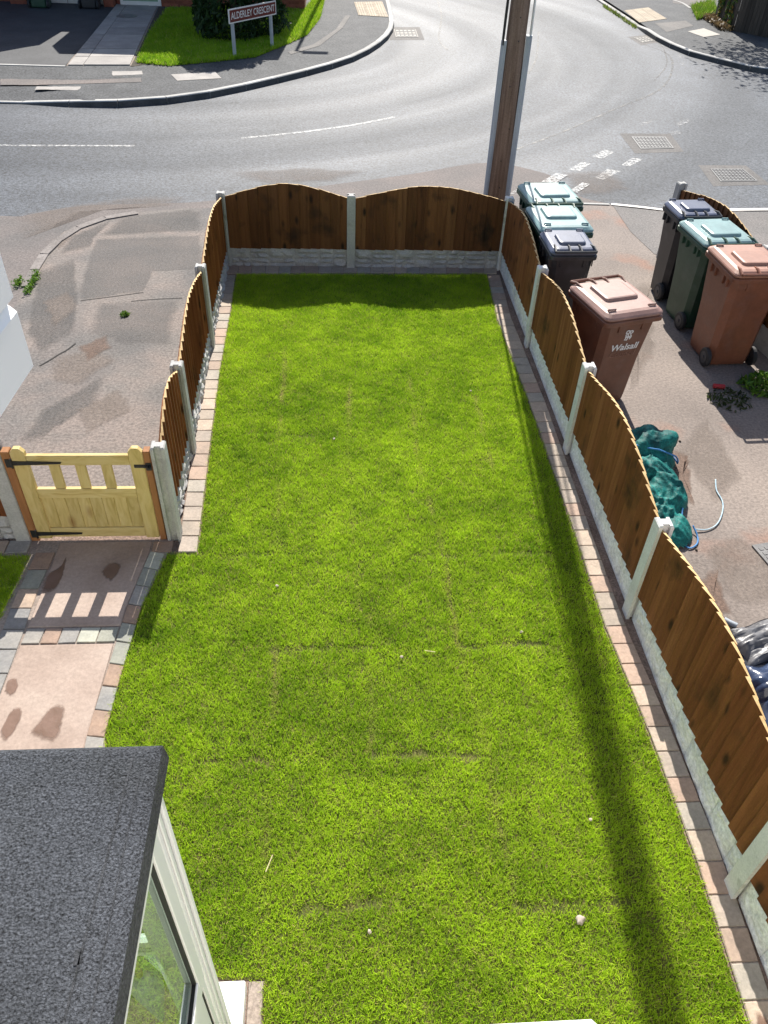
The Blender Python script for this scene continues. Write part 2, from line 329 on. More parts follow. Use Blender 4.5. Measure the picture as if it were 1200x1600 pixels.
def strip(line, w, z, name, m, parent):
    """a flat strip of width w along a 2-D line"""
    a = offset_line(line, w/2); c = offset_line(line, -w/2); b = MB(); n = len(line)
    b.add([(*p, z) for p in a]+[(*p, z) for p in c], [(i, n+i, n+i+1, i+1) for i in range(n-1)])
    return b.build(name, m, parent)
def resample(line, step):
    out = [line[0]]; acc = 0
    for i in range(len(line)-1):
        p, q = Vector(line[i]), Vector(line[i+1]); L_ = (q-p).length; t = step-acc
        while t <= L_: out.append(tuple(p+(q-p)*t/L_)); t += step
        acc = (acc+L_) % step if L_ else acc
    return out
def vnoise(x, y, s, seed=0):
    """smooth lattice noise 0..1"""
    r = np.random.default_rng(seed).random((64, 64)); X = x/s+100; Y = y/s+100
    i = np.floor(X).astype(int); j = np.floor(Y).astype(int); fx = X-i; fy = Y-j; fx = fx*fx*(3-2*fx); fy = fy*fy*(3-2*fy)
    g = lambda a, b: r[a % 64, b % 64]
    return (g(i, j)*(1-fx)+g(i+1, j)*fx)*(1-fy)+(g(i, j+1)*(1-fx)+g(i+1, j+1)*fx)*fy
def in_poly(x, y, poly):
    c = np.zeros(len(x), bool); n = len(poly)
    for i in range(n):
        x0, y0 = poly[i]; x1, y1 = poly[(i+1) % n]
        if y0 == y1: continue
        c ^= ((y0 > y) != (y1 > y)) & (x < (x1-x0)*(y-y0)/(y1-y0)+x0)
    return c
def np_mesh(name, V, n_per, colors, m):
    """V (k, n_per, 3): one polygon per row, one colour per polygon"""
    k = len(V); me = bpy.data.meshes.new(name); me.vertices.add(k*n_per); me.vertices.foreach_set('co', V.reshape(-1).astype(np.float32))
    me.loops.add(k*n_per); me.loops.foreach_set('vertex_index', np.arange(k*n_per, dtype=np.int32))
    me.polygons.add(k); me.polygons.foreach_set('loop_start', np.arange(0, k*n_per, n_per, dtype=np.int32))
    a = me.color_attributes.new('tone', 'FLOAT_COLOR', 'POINT')
    c = np.ones((k, n_per, 4), np.float32); c[:, :, :3] = colors[:, None, :]
    a.data.foreach_set('color', c.reshape(-1)); me.materials.append(M[m]); me.update(); me.validate()
    return me
def grass(name, poly, n, h=(.016, .032), w=.0045, z=.008, lean=.8, base=((.15, .31, .012), (.56, .75, .046)), seams=(), cross=(), seed=3, holes=()):
    r = np.random.default_rng(seed); P = np.array(poly); lo = P.min(0); hi = P.max(0)
    x = r.uniform(lo[0], hi[0], n*2); y = r.uniform(lo[1], hi[1], n*2); k = in_poly(x, y, poly); x = x[k][:n]; y = y[k][:n]
    for (a, b) in holes:
        k = ~((x > a[0]) & (x < b[0]) & (y > a[1]) & (y < b[1])); x = x[k]; y = y[k]
    n = len(x)
    tuft = .5*vnoise(x, y, .05, 1)+.5*vnoise(x, y, .022, 2)
    hgt = r.uniform(h[0], h[1], n)*(.55+.9*tuft)
    t = np.clip(.30*vnoise(x, y, .9, 4)+.34*vnoise(x, y, .25, 5)+.36*vnoise(x, y, .08, 6)+r.normal(0, .14, n), 0, 1); t = np.clip((t-.5)*1.15+.56, 0, 1)
    c = np.array(base[0])*(1-t[:, None])+np.array(base[1])*t[:, None]
    dry = (r.random(n) < .05+.10*np.clip(vnoise(x, y, .16, 8)*1.6-.85, 0, 1)); c[dry] = np.array([.55, .50, .16])*r.uniform(.7, 1.1, (dry.sum(), 1))
    for (x0, y0, x1, y1, s) in seams:       # yellowed long joints between the turf rolls
        t_ = np.clip((y-y0)/(y1-y0+1e-9), 0, 1); d = np.abs(x-(x0+(x1-x0)*t_)+(vnoise(x, y, .12, 9)-.5)*.03)
        on = (y > min(y0, y1)) & (y < max(y0, y1)); f = np.where(on, np.exp(-(d/.020)**2), 0)*s*np.clip(vnoise(x, y, .2, 10)*1.9-.45, 0, 1)
        f = f*(r.random(n) < .8)
        c = c*(1-f[:, None])+np.array([.58, .52, .20])*f[:, None]; hgt = hgt*(1-.55*f)
    keep = np.ones(n, bool)
    for (x0, y0, x1, y1, s) in cross:       # open joints across
        t_ = np.clip((x-x0)/(x1-x0+1e-9), 0, 1); d = np.abs(y-(y0+(y1-y0)*t_)+(vnoise(x, y, .10, 11)-.5)*.04)
        on = (x > x0) & (x < x1); f = np.where(on, np.exp(-(d/.021)**2), 0)*s*np.clip(vnoise(x, y, .15, 12)*2-.3, 0, 1)
        f = np.clip(f*1.35, 0, 1); keep &= r.random(n) > f*.95; hgt = hgt*(1-.5*f)
    x, y, hgt, c = x[keep], y[keep], hgt[keep], c[keep]; n = len(x)
    a = r.uniform(0, 2*np.pi, n); b = r.uniform(0, 2*np.pi, n)+2.5*vnoise(x, y, .06, 13); le = r.uniform(.15, lean*1.6, n)*hgt
    ww = w*r.uniform(.6, 1.3, n)
    V = np.zeros((n, 4, 3)); dx = np.cos(a)*ww/2; dy = np.sin(a)*ww/2
    V[:, 0] = np.stack([x-dx, y-dy, np.full(n, z-.004)], 1); V[:, 1] = np.stack([x+dx, y+dy, np.full(n, z-.004)], 1)
    tx = x+np.cos(b)*le; ty = y+np.sin(b)*le
    V[:, 2] = np.stack([tx+dx*.35, ty+dy*.35, z+hgt], 1); V[:, 3] = np.stack([tx-dx*.35, ty-dy*.35, z+hgt], 1)
    o = put(name, np_mesh(name, V, 4, c, 'grass')); return tag(o, kind='stuff')
def leaf_cloud(n, pts_fn, size, c0, c1, seed, up=.3, long=1.6):
    """leaf-sized quads; pts_fn(r, n) gives centres"""
    r = np.random.default_rng(seed); C = pts_fn(r, n); n = len(C)
    d = r.normal(0, 1, (n, 3)); d[:, 2] += up; d /= np.linalg.norm(d, axis=1)[:, None]
    e = np.cross(d, r.normal(0, 1, (n, 3))); e /= np.linalg.norm(e, axis=1)[:, None]
    s = size*r.uniform(.6, 1.3, (n, 1)); V = np.zeros((n, 4, 3))
    V[:, 0] = C-d*s*long; V[:, 1] = C+e*s*.5; V[:, 2] = C+d*s*long; V[:, 3] = C-e*s*.5
    t = np.clip(r.normal(.5, .3, n), 0, 1)[:, None]; return V, np.array(c0)*(1-t)+np.array(c1)*t
def shared_copy(o, parent, loc, rz=0):
    c = o.copy(); col.objects.link(c); c.parent = parent; c.location = loc; c.rotation_euler = (0, 0, rz); return c
def copy_tree(o, parent=None):
    c = o.copy(); col.objects.link(c); c.parent = parent
    for ch in list(o.children): copy_tree(ch, c)
    return c
def text_mesh(body, size, extrude, shear=0.0, bold=0.0, space=1.0):
    cu = bpy.data.curves.new('lettering', 'FONT'); cu.body = body; cu.size = size; cu.extrude = extrude; cu.shear = shear; cu.offset = bold
    cu.align_x = 'CENTER'; cu.align_y = 'CENTER'; cu.space_character = space; cu.resolution_u = 3
    t = bpy.data.objects.new('lettering', cu); col.objects.link(t)
    bpy.context.view_layer.update()
    me = bpy.data.meshes.new_from_object(t.evaluated_get(bpy.context.evaluated_depsgraph_get()))
    bpy.data.objects.remove(t); me.materials.clear(); return me

def fade_mat(src, lo=.30, hi=.55, ns=7, amount=1.0, jit=.9):
    """copy of a ground material that ends in a ragged, worn edge ('fade' runs 0 at the outline to 1 inside)"""
    key = (src, lo, hi, ns, amount)
    if key in _fm: return _fm[key]
    m = M[src].copy(); m.name = M[src].name+'_worn_edge'; nt = m.node_tree; N = nt.nodes; L = nt.links
    a = N.new('ShaderNodeAttribute'); a.attribute_name = 'fade'; g = N.new('ShaderNodeNewGeometry')
    n = N.new('ShaderNodeTexNoise'); n.inputs['Scale'].default_value = ns; n.inputs['Detail'].default_value = 5; n.inputs['Roughness'].default_value = .7
    L.new(g.outputs['Position'], n.inputs['Vector'])
    q = N.new('ShaderNodeMath'); q.operation = 'SUBTRACT'; L.new(n.outputs['Fac'], q.inputs[0]); q.inputs[1].default_value = .5
    p = N.new('ShaderNodeMath'); p.operation = 'MULTIPLY_ADD'; L.new(q.outputs[0], p.inputs[0]); p.inputs[1].default_value = jit; L.new(a.outputs['Fac'], p.inputs[2])
    r = N.new('ShaderNodeMapRange'); L.new(p.outputs[0], r.inputs[0]); r.inputs[1].default_value = lo; r.inputs[2].default_value = hi; r.inputs[4].default_value = amount
    t = N.new('ShaderNodeBsdfTransparent'); x = N.new('ShaderNodeMixShader'); L.new(r.outputs[0], x.inputs[0]); L.new(t.outputs[0], x.inputs[1])
    o = N['Material Output']; L.new(o.inputs['Surface'].links[0].from_socket, x.inputs[2]); L.new(x.outputs[0], o.inputs['Surface'])
    _fm[key] = m; return m
_fm = {}
def soft(name, poly, z, m, parent, width=.08, step=.08, amp=.012, **k):
    """thin patch whose outline is worn: two inner rings carry the fade"""
    area = sum(poly[i][0]*poly[(i+1) % len(poly)][1]-poly[(i+1) % len(poly)][0]*poly[i][1] for i in range(len(poly)))
    if area < 0: poly = poly[::-1]
    P = ragged(poly, step, amp); n = len(P); c = sum((Vector(p) for p in poly), Vector((0, 0)))/len(poly)
    rad = sum((Vector(p)-c).length for p in P)/n; fr = min(.42, width/rad)
    rings = [P]+[[tuple(Vector(p)+(c-Vector(p))*f) for p in P] for f in (fr*.5, fr)]
    b = MB(); b.add([(x, y, z+.0001*q) for q, r_ in enumerate(rings) for x, y in r_]+[(c.x, c.y, z+.0002)], [(q*n+i, q*n+(i+1) % n, (q+1)*n+(i+1) % n, (q+1)*n+i) for q in range(2) for i in range(n)]+[(2*n+i, 2*n+(i+1) % n, 3*n) for i in range(n)])
    o = b.build(name, fade_mat(m, **k), parent); at_ = o.data.attributes.new('fade', 'FLOAT', 'POINT'); at_.data.foreach_set('value', [0.0]*n+[.5]*n+[1.0]*(n+1)); return o
def ragged(poly, step=.09, amp=.022):
    out = []; n = len(poly)
    for i in range(n):
        p, q = Vector(poly[i]), Vector(poly[(i+1) % n]); k = max(1, int((q-p).length/step))
        for j in range(k): w = p+(q-p)*j/k; out.append((w.x+random.uniform(-amp, amp), w.y+random.uniform(-amp, amp)))
    return out
# ================================================================== THE GROUND
b = MB(); b.sheet([(-300, -60), (300, -60), (300, 500), (-300, 500)], -.03); ground = structure('ground', b, 'ground')
road = sheet('road', [(-60, 8), (60, 8), (60, 120), (-60, 120)], -.012, 'road')
# pavement in front of the front fence and the dropped crossing
near_edge = [(-9.5, 11.3), *smooth_line([(-4.266, 10.884), (-3.592, 11.289), (-2.730, 11.425), (-1.754, 11.593), (0.012, 12.345), (1.240, 12.874), (2.578, 13.511), (3.460, 13.055), (3.666, 12.557), (3.796, 12.029), (4.208, 11.701)]), (5.006, 11.476), (5.949, 11.567), (6.601, 11.568), (30, 11.0)]
sheet('near_pavement', near_edge+[(30, 7.0), (-9.5, 7.0)], -.004, 'pink_pave')
left_drive = sheet('left_driveway', [(-9, 3.5), (-1.2, 3.5), (-1.2, 9.45), (-1.35, 11.3)]+[(-2.079, 11.280), (-2.714, 11.086), (-3.228, 10.833), (-3.544, 10.380), (-3.652, 9.705), (-3.605, 8.976), (-3.559, 8.432)]+[(-3.6, 7.4), (-3.9, 5)], 0.0, 'left_drive')
right_drive = sheet('right_driveway', [(2.0, -1), (9, -1), (9, 10.0), (6.171, 11.499), (4.989, 11.425), (4.186, 11.622), (3.457, 11.642), (2.4, 10.6), (2.0, 9.6)], 0.0, 'right_drive')
sheet('drive_patch', [(4.216, 11.623), (4.981, 11.399), (4.9, 10.6), (4.392, 9.837), (4.297, 9.896), (4.195, 10.650)], .004, 'patch_grey', right_drive)
sheet('street_patch', [(4.55, 10.0), (9, 9.6), (6.566, 11.489), (5.858, 11.460), (4.992, 11.374)], .004, 'patch_grey', right_drive)
# patches, cracks and dust on the left drive
def patch(px, m, z, w=.10): soft('tarmac_patch', px, .001+z*.22, m, left_drive, w*1.5, lo=.15, hi=.95, amount=.48)
patch([(-3.086, 10.184), (-1.735, 10.357), (-1.592, 9.291), (-2.184, 9.204), (-2.199, 8.668), (-2.879, 8.413), (-3.011, 9.077)], 'patch_grey', .004, .05)
patch([(-2.948, 10.936), (-1.987, 11.260), (-1.815, 11.171), (-1.729, 10.443), (-3.095, 10.226)], 'patch_dark', .0055)
patch([(-2.981, 10.889), (-3.103, 10.184), (-3.072, 9.860), (-3.448, 9.615), (-3.447, 10.256)], 'patch_dark', .0060)
patch([(-3.565, 9.241), (-3.215, 9.622), (-2.893, 8.445), (-2.754, 7.674), (-2.997, 7.143), (-3.272, 7.668)], 'patch_dark', .007)
patch([(-2.736, 6.222), (-2.245, 6.900), (-2.198, 6.383), (-2.613, 5.722), (-2.806, 5.629)], 'patch_dark', .004)
patch([(-2.701, 8.416), (-1.740, 8.498), (-1.690, 7.413), (-2.218, 7.408), (-2.640, 7.675)], 'patch_grey', .0085)
for line, w in (([(-2.872, 8.413), (-2.711, 8.464), (-2.475, 8.540), (-2.208, 8.635)], .016), ([(-2.305, 8.408), (-2.061, 8.460), (-1.740, 8.498)], .016), ([(-2.944, 6.994), (-2.873, 7.106), (-2.813, 7.220), (-2.752, 7.311), (-2.699, 7.443)], .03)):
    strip(smooth_line(line), w*.6, .0036, 'crack', 'crack', left_drive)
# neighbour's edging kerb on the left
edge_line = resample(smooth_line([(-2.710, 11.063), (-3.213, 10.766), (-3.488, 10.255), (-3.603, 9.611), (-3.583, 8.977), (-3.546, 8.339)]), .45)
edging = structure('drive_edging', MB(), 'kerb')
for i in range(len(edge_line)-1):
    p, q = Vector(edge_line[i]), Vector(edge_line[i+1]); t = (q-p).normalized(); n = Vector((-t.y, t.x))*.055
    b = MB(); a0 = p+t*.006; a1 = q-t*.006
    b.prism([tuple(a0-n), tuple(a1-n), tuple(a1+n), tuple(a0+n)], -.02, .018+random.uniform(-.004, .004)); b.build('kerb_stone', 'edging', edging)
# far pavement with raised kerb
kerb_px = [(-40, 16.3), (-6.212, 16.421), (-5.399, 16.449), (-4.905, 16.360), (-4.137, 16.361), (-2.723, 16.961), (-1.180, 18.458), (0.337, 20.368), (1.164, 22.235), (1.589, 24.010), (1.713, 25.801), (1.759, 28.935), (1.75, 45)]
kl = smooth_line(kerb_px[1:-1], 8); kl = [kerb_px[0]]+kl+[kerb_px[-1]]
kin = offset_line(kl, .06); right_part = [p for p in kin if p[0] > -4.65 or p[1] > 30]
far_pave = sheet('far_pavement', [(-40, 17.5), (-5.6, 17.5)]+right_part+[(-40, 45)], .088, 'pave_tarmac')
b = MB(); b.add([(-40, 16.42, .014), (-5.6, 16.42, .014), (-5.6, 17.5, .0875), (-40, 17.5, .0875)], [(0, 1, 2, 3)]); b.add([(-5.6, 16.42, .014), (*right_part[0], .0875), (-5.6, 17.5, .0875)], [(0, 1, 2)]); b.build('crossing_ramp', 'pave_tarmac', far_pave)
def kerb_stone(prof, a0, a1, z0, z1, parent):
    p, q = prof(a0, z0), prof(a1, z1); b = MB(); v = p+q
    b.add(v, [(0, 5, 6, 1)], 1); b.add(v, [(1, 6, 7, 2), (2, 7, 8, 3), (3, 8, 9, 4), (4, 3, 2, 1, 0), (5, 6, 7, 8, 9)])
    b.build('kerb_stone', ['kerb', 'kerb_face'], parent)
kpts = resample(kl, .9)
for i in range(len(kpts)-1):
    p, q = Vector(kpts[i]), Vector(kpts[i+1])
    if q.x < -9.5 or p.y > 34: continue
    t = (q-p).normalized(); n = Vector((-t.y, t.x))
    def top(v): return .018 if v.x < -5.6 else (.1 if v.x > -4.6 else .018+.082*(v.x+5.6))
    a0 = p+t*.004; a1 = q-t*.004; z0, z1 = top(p), top(q); lo0, lo1 = -.03, -.03
    prof = lambda c, z: [(*(c-n*.07), -.03), (*(c-n*.055), z-.015), (*(c-n*.04), z), (*(c+n*.07), z), (*(c+n*.07), -.03)]
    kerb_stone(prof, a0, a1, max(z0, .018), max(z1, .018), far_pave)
# dropped apron by the far drive
for px, m in (([(-5.447, 18.605), (-4.091, 18.751), (-3.868, 18.236), (-5.801, 17.731), (-5.837, 18.348)], 'pave_tarmac'), ([(-5.757, 17.245), (-4.892, 17.328), (-4.887, 17.043), (-5.729, 17.011)], 'flag'),
              ([(-4.590, 18.588), (-3.964, 18.709), (-3.882, 18.393), (-4.502, 18.223)], 'flag'), ([(-6.618, 17.750), (-5.003, 17.811), (-3.850, 18.133), (-3.789, 17.780), (-5.758, 17.341), (-6.472, 17.272)], 'pink_pave'), ([(-0.921, 20.601), (-0.263, 21.621), (0.308, 23.823), (0.565, 25.616), (0.421, 25.593), (0.138, 23.635), (-0.419, 21.741), (-1.004, 20.851)], 'pave_tarmac')):
    _z = globals().get('_z', .0885)+.0012; (soft('pavement_patch', px, _z, m, far_pave, .05, lo=.2, hi=.4) if px[0][0] < -2.0 else sheet('pavement_patch', px, _z, 'patch_dark', far_pave))
sheet('paving_flag', [(-3.338, 18.450), (-2.457, 18.760), (-2.269, 18.241), (-3.135, 17.947)], .0945, 'flag', far_pave)
far_drive = sheet('far_driveway', [(-20, 18.9), (-5.603, 18.976), (-6.072, 26.138), (-5.9, 26.3), (-20, 26.3)], .0925, 'far_drive')
b = MB(); b.box(-9.5, (-5.603, 18.976)[0], 18.86, 18.94, .09, .102); b.build('edging_stone', 'kerb', far_pave)
# slab path to the far door
far_path = sheet('far_path', [(-5.616, 18.974), (-4.266, 19.124), (-4.875, 26.853), (-5.961, 26.659)], .0925, 'mortar')
A0, A1, B0, B1 = [Vector(p) for p in ((-5.564, 18.980), (-4.306, 19.119), (-5.996, 26.652), (-4.910, 26.846))]
for i in range(10):
    t0, t1 = i/10+.002, (i+1)/10-.002
    L0, L1 = A0+(B0-A0)*t0, A0+(B0-A0)*t1; R0, R1 = A1+(B1-A1)*t0, A1+(B1-A1)*t1
    for u0, u1 in ((0, .24), (.25, 1)):
        P4 = [tuple(L0+(R0-L0)*u0), tuple(L0+(R0-L0)*u1), tuple(L1+(R1-L1)*u1), tuple(L1+(R1-L1)*u0)]
        b = MB(); b.prism(P4, .09, .108+random.uniform(0, .006)); b.build('paving_slab', 'flag', far_path)
b = MB(); b.disc(((-5.372, 24.400)[0], (-5.372, 24.400)[1], .115), (0, 0, 1), .26, .012, 20); b.build('drain_lid', 'iron_cover', far_path)
far_soil = sheet('flower_bed', [(-4.272, 19.010), (-4.006, 19.267), (-4.522, 25.724), (-4.756, 25.876)], .094, 'dark_soil')
# the right-hand far pavement
rk = [(8.75, 60), (8.889, 30.262), (8.907, 25.987), (8.858, 24.212), (9.108, 22.449), (9.602, 21.519), (10.481, 20.504), (14.5, 18.6), (40, 16.5)]
rkl = [rk[0]]+smooth_line(rk[1:-1], 6)+[rk[-1]]
right_pave = sheet('right_pavement', offset_line(rkl, .06)+[(40, 60)], .088, 'pave_tarmac')
rpts = resample(rkl, .9)
for i in range(len(rpts)-1):
    p, q = Vector(rpts[i]), Vector(rpts[i+1])
    if p.y > 36 or p.x > 17: continue
    t = (q-p).normalized(); n = Vector((-t.y, t.x)); a0 = p+t*.004; a1 = q-t*.004
    z = .1 if q.y < 25.6 else .035
    z0 = .1 if p.y < 25.6 else .035
    prof = lambda c, z: [(*(c-n*.07), -.03), (*(c-n*.055), z-.015), (*(c-n*.04), z), (*(c+n*.07), z), (*(c+n*.07), -.03)]
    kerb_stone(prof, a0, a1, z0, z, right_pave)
def tactile(parent, quad, nu, nv, z):
    a, b_, c, d = [Vector(p) for p in quad]
    for i in range(nu):
        for j in range(nv):
            f = lambda u, v: (a+(b_-a)*u)*(1-v)+(d+(c-d)*u)*v
            e = .01; q = [f((i+e)/nu, (j+e)/nv), f((i+1-e)/nu, (j+e)/nv), f((i+1-e)/nu, (j+1-e)/nv), f((i+e)/nu, (j+1-e)/nv)]
            m = MB(); m.prism([tuple(p) for p in q], z-.01, z+.006)
            for s in range(4):
                for r_ in range(4):
                    w = f((i+(s+.5)/4)/nu, (j+(r_+.5)/4)/nv); k = .026
                    m.loft([[(w.x+k*x, w.y+k*y, z+.006) for x, y in ((-1, -1), (1, -1), (1, 1), (-1, 1))], [(w.x+k*.6*x, w.y+k*.6*y, z+.012) for x, y in ((-1, -1), (1, -1), (1, 1), (-1, 1))]], cap0=False)
            m.build('tactile_slab', 'tactile', parent)
tactile(right_pave, ((8.937, 25.898), (10.001, 26.634), (10.016, 28.498), (9.027, 27.794)), 3, 5, .091)
tactile(far_pave, ((0.782, 25.651), (1.623, 25.506), (1.571, 28.005), (0.706, 27.743)), 3, 5, .094)
sheet('paving_flag', [(9.983, 24.795), (10.642, 25.329), (10.808, 24.484), (10.176, 24.063)], .0945, 'flag_pale', right_pave)
sheet('pavement_patch', [(9.387, 25.873), (10.496, 26.420), (10.460, 25.665), (9.315, 24.614)], .0925, 'patch_dark', right_pave)
sheet('pavement_patch', [(11.136, 29.481), (11.790, 28.912), (12.636, 29.747), (13.008, 31.029), (11.434, 30.366)], .0925, 'pink_pave', right_pave)
strip(smooth_line([(11.347, 30.109), (11.479, 29.542), (11.413, 28.626)]), .09, .098, 'edging_stone', 'kerb', right_pave)
# road markings
def mark(px, m='paint', z=-.008): sheet('road_marking', px, z, m, road)
for q in (((924, 244), (945, 233), (960, 237), (942, 247)), ((889, 264), (910, 252), (923, 255), (905, 267)), ((848, 283), (868, 271), (886, 273), (868, 285))):
    pass
mark([(4.480, 13.958), (4.826, 14.364), (4.963, 14.231), (4.659, 13.867)]); mark([(3.925, 13.268), (4.252, 13.675), (4.373, 13.583), (4.077, 13.182)]); mark([(3.329, 12.628), (3.647, 13.034), (3.848, 12.984), (3.547, 12.580)], z=.002)
mark([(4.894, 13.548), (5.197, 13.934), (5.372, 13.876), (5.032, 13.491)]); mark([(4.258, 12.884), (4.605, 13.338), (4.790, 13.222), (4.384, 12.801)]); mark([(3.696, 12.245), (3.995, 12.632), (4.099, 12.550), (3.799, 12.167)], z=.002)
mark([(2.714, 12.061), (2.973, 12.436), (3.162, 12.360), (2.889, 11.987)], 'paint_faint', .002)
for q in ([(6.722, 16.103), (7.086, 16.480), (7.073, 16.260), (6.687, 15.888)], [(6.378, 15.496), (6.625, 15.636), (6.592, 15.431), (6.361, 15.295)], [(8.818, 22.196), (8.975, 22.360), (8.889, 21.920), (8.743, 21.832)], [(8.604, 21.334), (8.713, 21.415), (8.650, 21.139), (8.542, 21.061)], [(5.976, 16.045), (6.295, 16.329), (6.265, 16.153), (5.975, 15.876)]): mark(q, 'paint_faint')
strip(smooth_line([(-9.0, (-5.452, 13.934)[1]-.05), (-5.452, 13.934), (-4.435, 13.985), (-3.298, 14.043)]), .075, -.008, 'road_marking', 'paint', road)
strip(smooth_line([(-1.569, 14.584), (-0.884, 14.854), (-0.209, 15.171), (0.497, 15.581), (1.195, 16.094)]), .075, -.008, 'road_marking', 'paint', road)
strip(smooth_line([(2.325, 22.648), (2.524, 22.675), (2.719, 22.663)]), .08, -.008, 'road_marking', 'paint_faint', road)
strip(smooth_line([(4.204, 11.687), (4.619, 11.588), (5.022, 11.464)]), .07, .0085, 'edge_strip', 'white_paint', right_drive)
strip(smooth_line([(5.884, 11.525), (6.244, 11.553), (7.230, 11.620)]), .09, .0085, 'edge_strip', 'white_paint', right_drive)
strip(smooth_line([(3.420, 11.692), (3.813, 11.696), (4.174, 11.686)]), .06, .0075, 'edge_strip', 'kerb', right_drive)
# seams and sandy dust on the road
for line, w in (([(3.409, 29.242), (3.237, 26.530), (2.827, 23.373), (2.909, 22.027)], .05), ([(5.767, 24.792), (5.022, 21.451), (4.495, 19.792)], .05), ([(8.371, 23.339), (8.616, 22.243), (8.111, 20.496), (7.200, 18.648), (5.737, 17.006), (4.310, 15.385), (3.130, 14.185)], .05),
                ([(8.765, 24.034), (8.773, 23.236), (8.204, 21.154), (7.358, 19.506)], .04)):
    strip(smooth_line(line), w, -.009, 'tarmac_seam', paint_mat('tarmac_seam', (.05, .05, .05), .40, .6, 5), road)
M['sandy'] = mat('sandy_dust', [(.20, .165, .14), (.26, .215, .185)], 3, .9, speck=.35, speck_scale=36)
for px, z in (([(0.012, 12.317), (1.244, 12.934), (2.608, 13.709), (3.513, 13.308), (2.861, 12.662), (1.700, 12.373), (0.792, 12.161)], -.0065), ([(-1.891, 12.822), (-0.399, 13.210), (0.838, 13.033), (0.211, 12.497), (-1.153, 12.231)], -.0065), ([(3.608, 13.250), (4.725, 13.377), (4.818, 12.243), (3.706, 11.863)], -.0015), ([(-4.538, 10.942), (-2.974, 11.768), (-1.786, 11.876), (-2.012, 11.456), (-3.708, 11.046), (-4.215, 9.884)], -.0015)):
    soft('sandy_dust', px, z, 'sandy', road, .5, .2, .05, lo=.35, hi=1.35, ns=2.5, amount=.5)
for px, z in (([(2.852, 4.328), (3.250, 4.472), (3.578, 4.244), (3.278, 3.584), (2.850, 3.594)], .0015), ([(3.035, 5.594), (3.627, 6.216), (3.649, 5.037), (3.180, 4.708)], .0015), ([(3.476, 9.047), (4.072, 9.244), (3.490, 7.188), (2.888, 6.217)], .0015)):
    soft('sandy_dust', px, z, 'sandy', right_drive, .35, .15, .04, lo=.4, hi=1.2, ns=3, amount=.7)
M['red_earth'] = mat('red_earth_stain', [(.16, .105, .08), (.22, .15, .115)], 4, .9, speck=.4, speck_scale=40)
for px, z in (([(2.665, 3.948), (2.953, 4.112), (2.897, 3.592), (2.599, 3.307)], .0024), ([(3.067, 5.692), (3.245, 5.593), (3.016, 4.710), (2.891, 4.792)], .0024)):
    soft('earth_stain', px, z, 'red_earth', right_drive, .16, .08, .03, lo=.35, hi=1.0, ns=5, amount=.7)
for px, z in (([(-2.902, 7.143), (-2.495, 7.472), (-2.103, 7.149), (-2.475, 6.549), (-2.806, 6.662)], .0038), ([(-2.677, 7.404), (-2.406, 7.678), (-2.271, 7.341), (-2.523, 7.021)], .0042), ([(-3.339, 8.405), (-3.063, 8.734), (-2.808, 8.258), (-3.007, 7.671)], .0038), ([(-2.457, 6.222), (-2.074, 6.664), (-1.811, 6.221), (-2.224, 5.720)], .0038), ([(-3.637, 10.104), (-3.544, 10.380), (-3.395, 10.174), (-3.441, 9.712)], .0038)):
    soft('earth_stain', px, z, 'red_earth' if z > .004 else 'sandy', left_drive, .2, .1, .03, lo=.35, hi=1.1, ns=4, amount=.6)

# ================================================================== GARDEN GROUND
garden = sheet('garden_soil', [(-6, -1), (2.14, -1), (2.14, 9.42), (-1.3, 9.42), (-1.24, 4.5), (-6, 4.5)], .0045, 'soil')
lawn_poly = [(-1.169, 9.102), (1.918, 9.175), (1.853, 8.024), (1.893, 6.218), (1.898, 4.568), (1.886, 3.496), (1.937, 2.617), (1.950, 1.818), (1.915, .6), (1.92, -.5), (-.34, -.5), (-.34, .9), (-0.364, 1.341), (-0.570, 1.349), (-.62, 1.40), (-1.30, 1.2), (-1.30, 2.2), (-1.402, 2.719), (-1.388, 3.246), (-1.364, 3.747), (-1.266, 4.270), (-1.036, 4.266), (-1.090, 5.619), (-1.138, 6.906), (-1.149, 8.208)]
sheet('lawn_bed', lawn_poly, .009, 'turf_base', garden)
left_lawn_poly = [(-2.497, 4.265), (-2.278, 4.261), (-2.289, 3.949), (-2.310, 3.651), (-2.95, 3.6), (-2.9, 4.2)]
sheet('lawn_bed', left_lawn_poly, .009, 'turf_base', garden)
seams = []
for a, bq, s in (((-0.514, 7.356), (-0.487, 6.010), 1.0), ((0.149, 6.671), (0.129, 5.612), .8), ((0.768, 6.792), (0.731, 5.240), .7), ((0.731, 5.240), (0.841, 4.361), .9), ((0.831, 4.361), (0.831, 3.351), .8), ((1.374, 6.441), (1.374, 5.235), .7), ((-0.412, 3.381), (-0.382, 2.779), .8), ((0.228, 3.652), (0.235, 3.257), .8), ((-0.397, 1.871), (-0.361, 1.610), .7), ((0.232, 3.204), (0.198, 2.539), .5), ((0.831, 3.351), (0.904, 2.516), .5), ((-0.487, 6.010), (-0.437, 4.041), .5), ((0.129, 5.612), (0.160, 3.654), .35), ((0.904, 2.516), (0.920, 1.623), .5), ((-0.414, 2.515), (-0.386, 1.870), .45)):
    seams.append((a[0], a[1], bq[0], bq[1], s))
cross = []
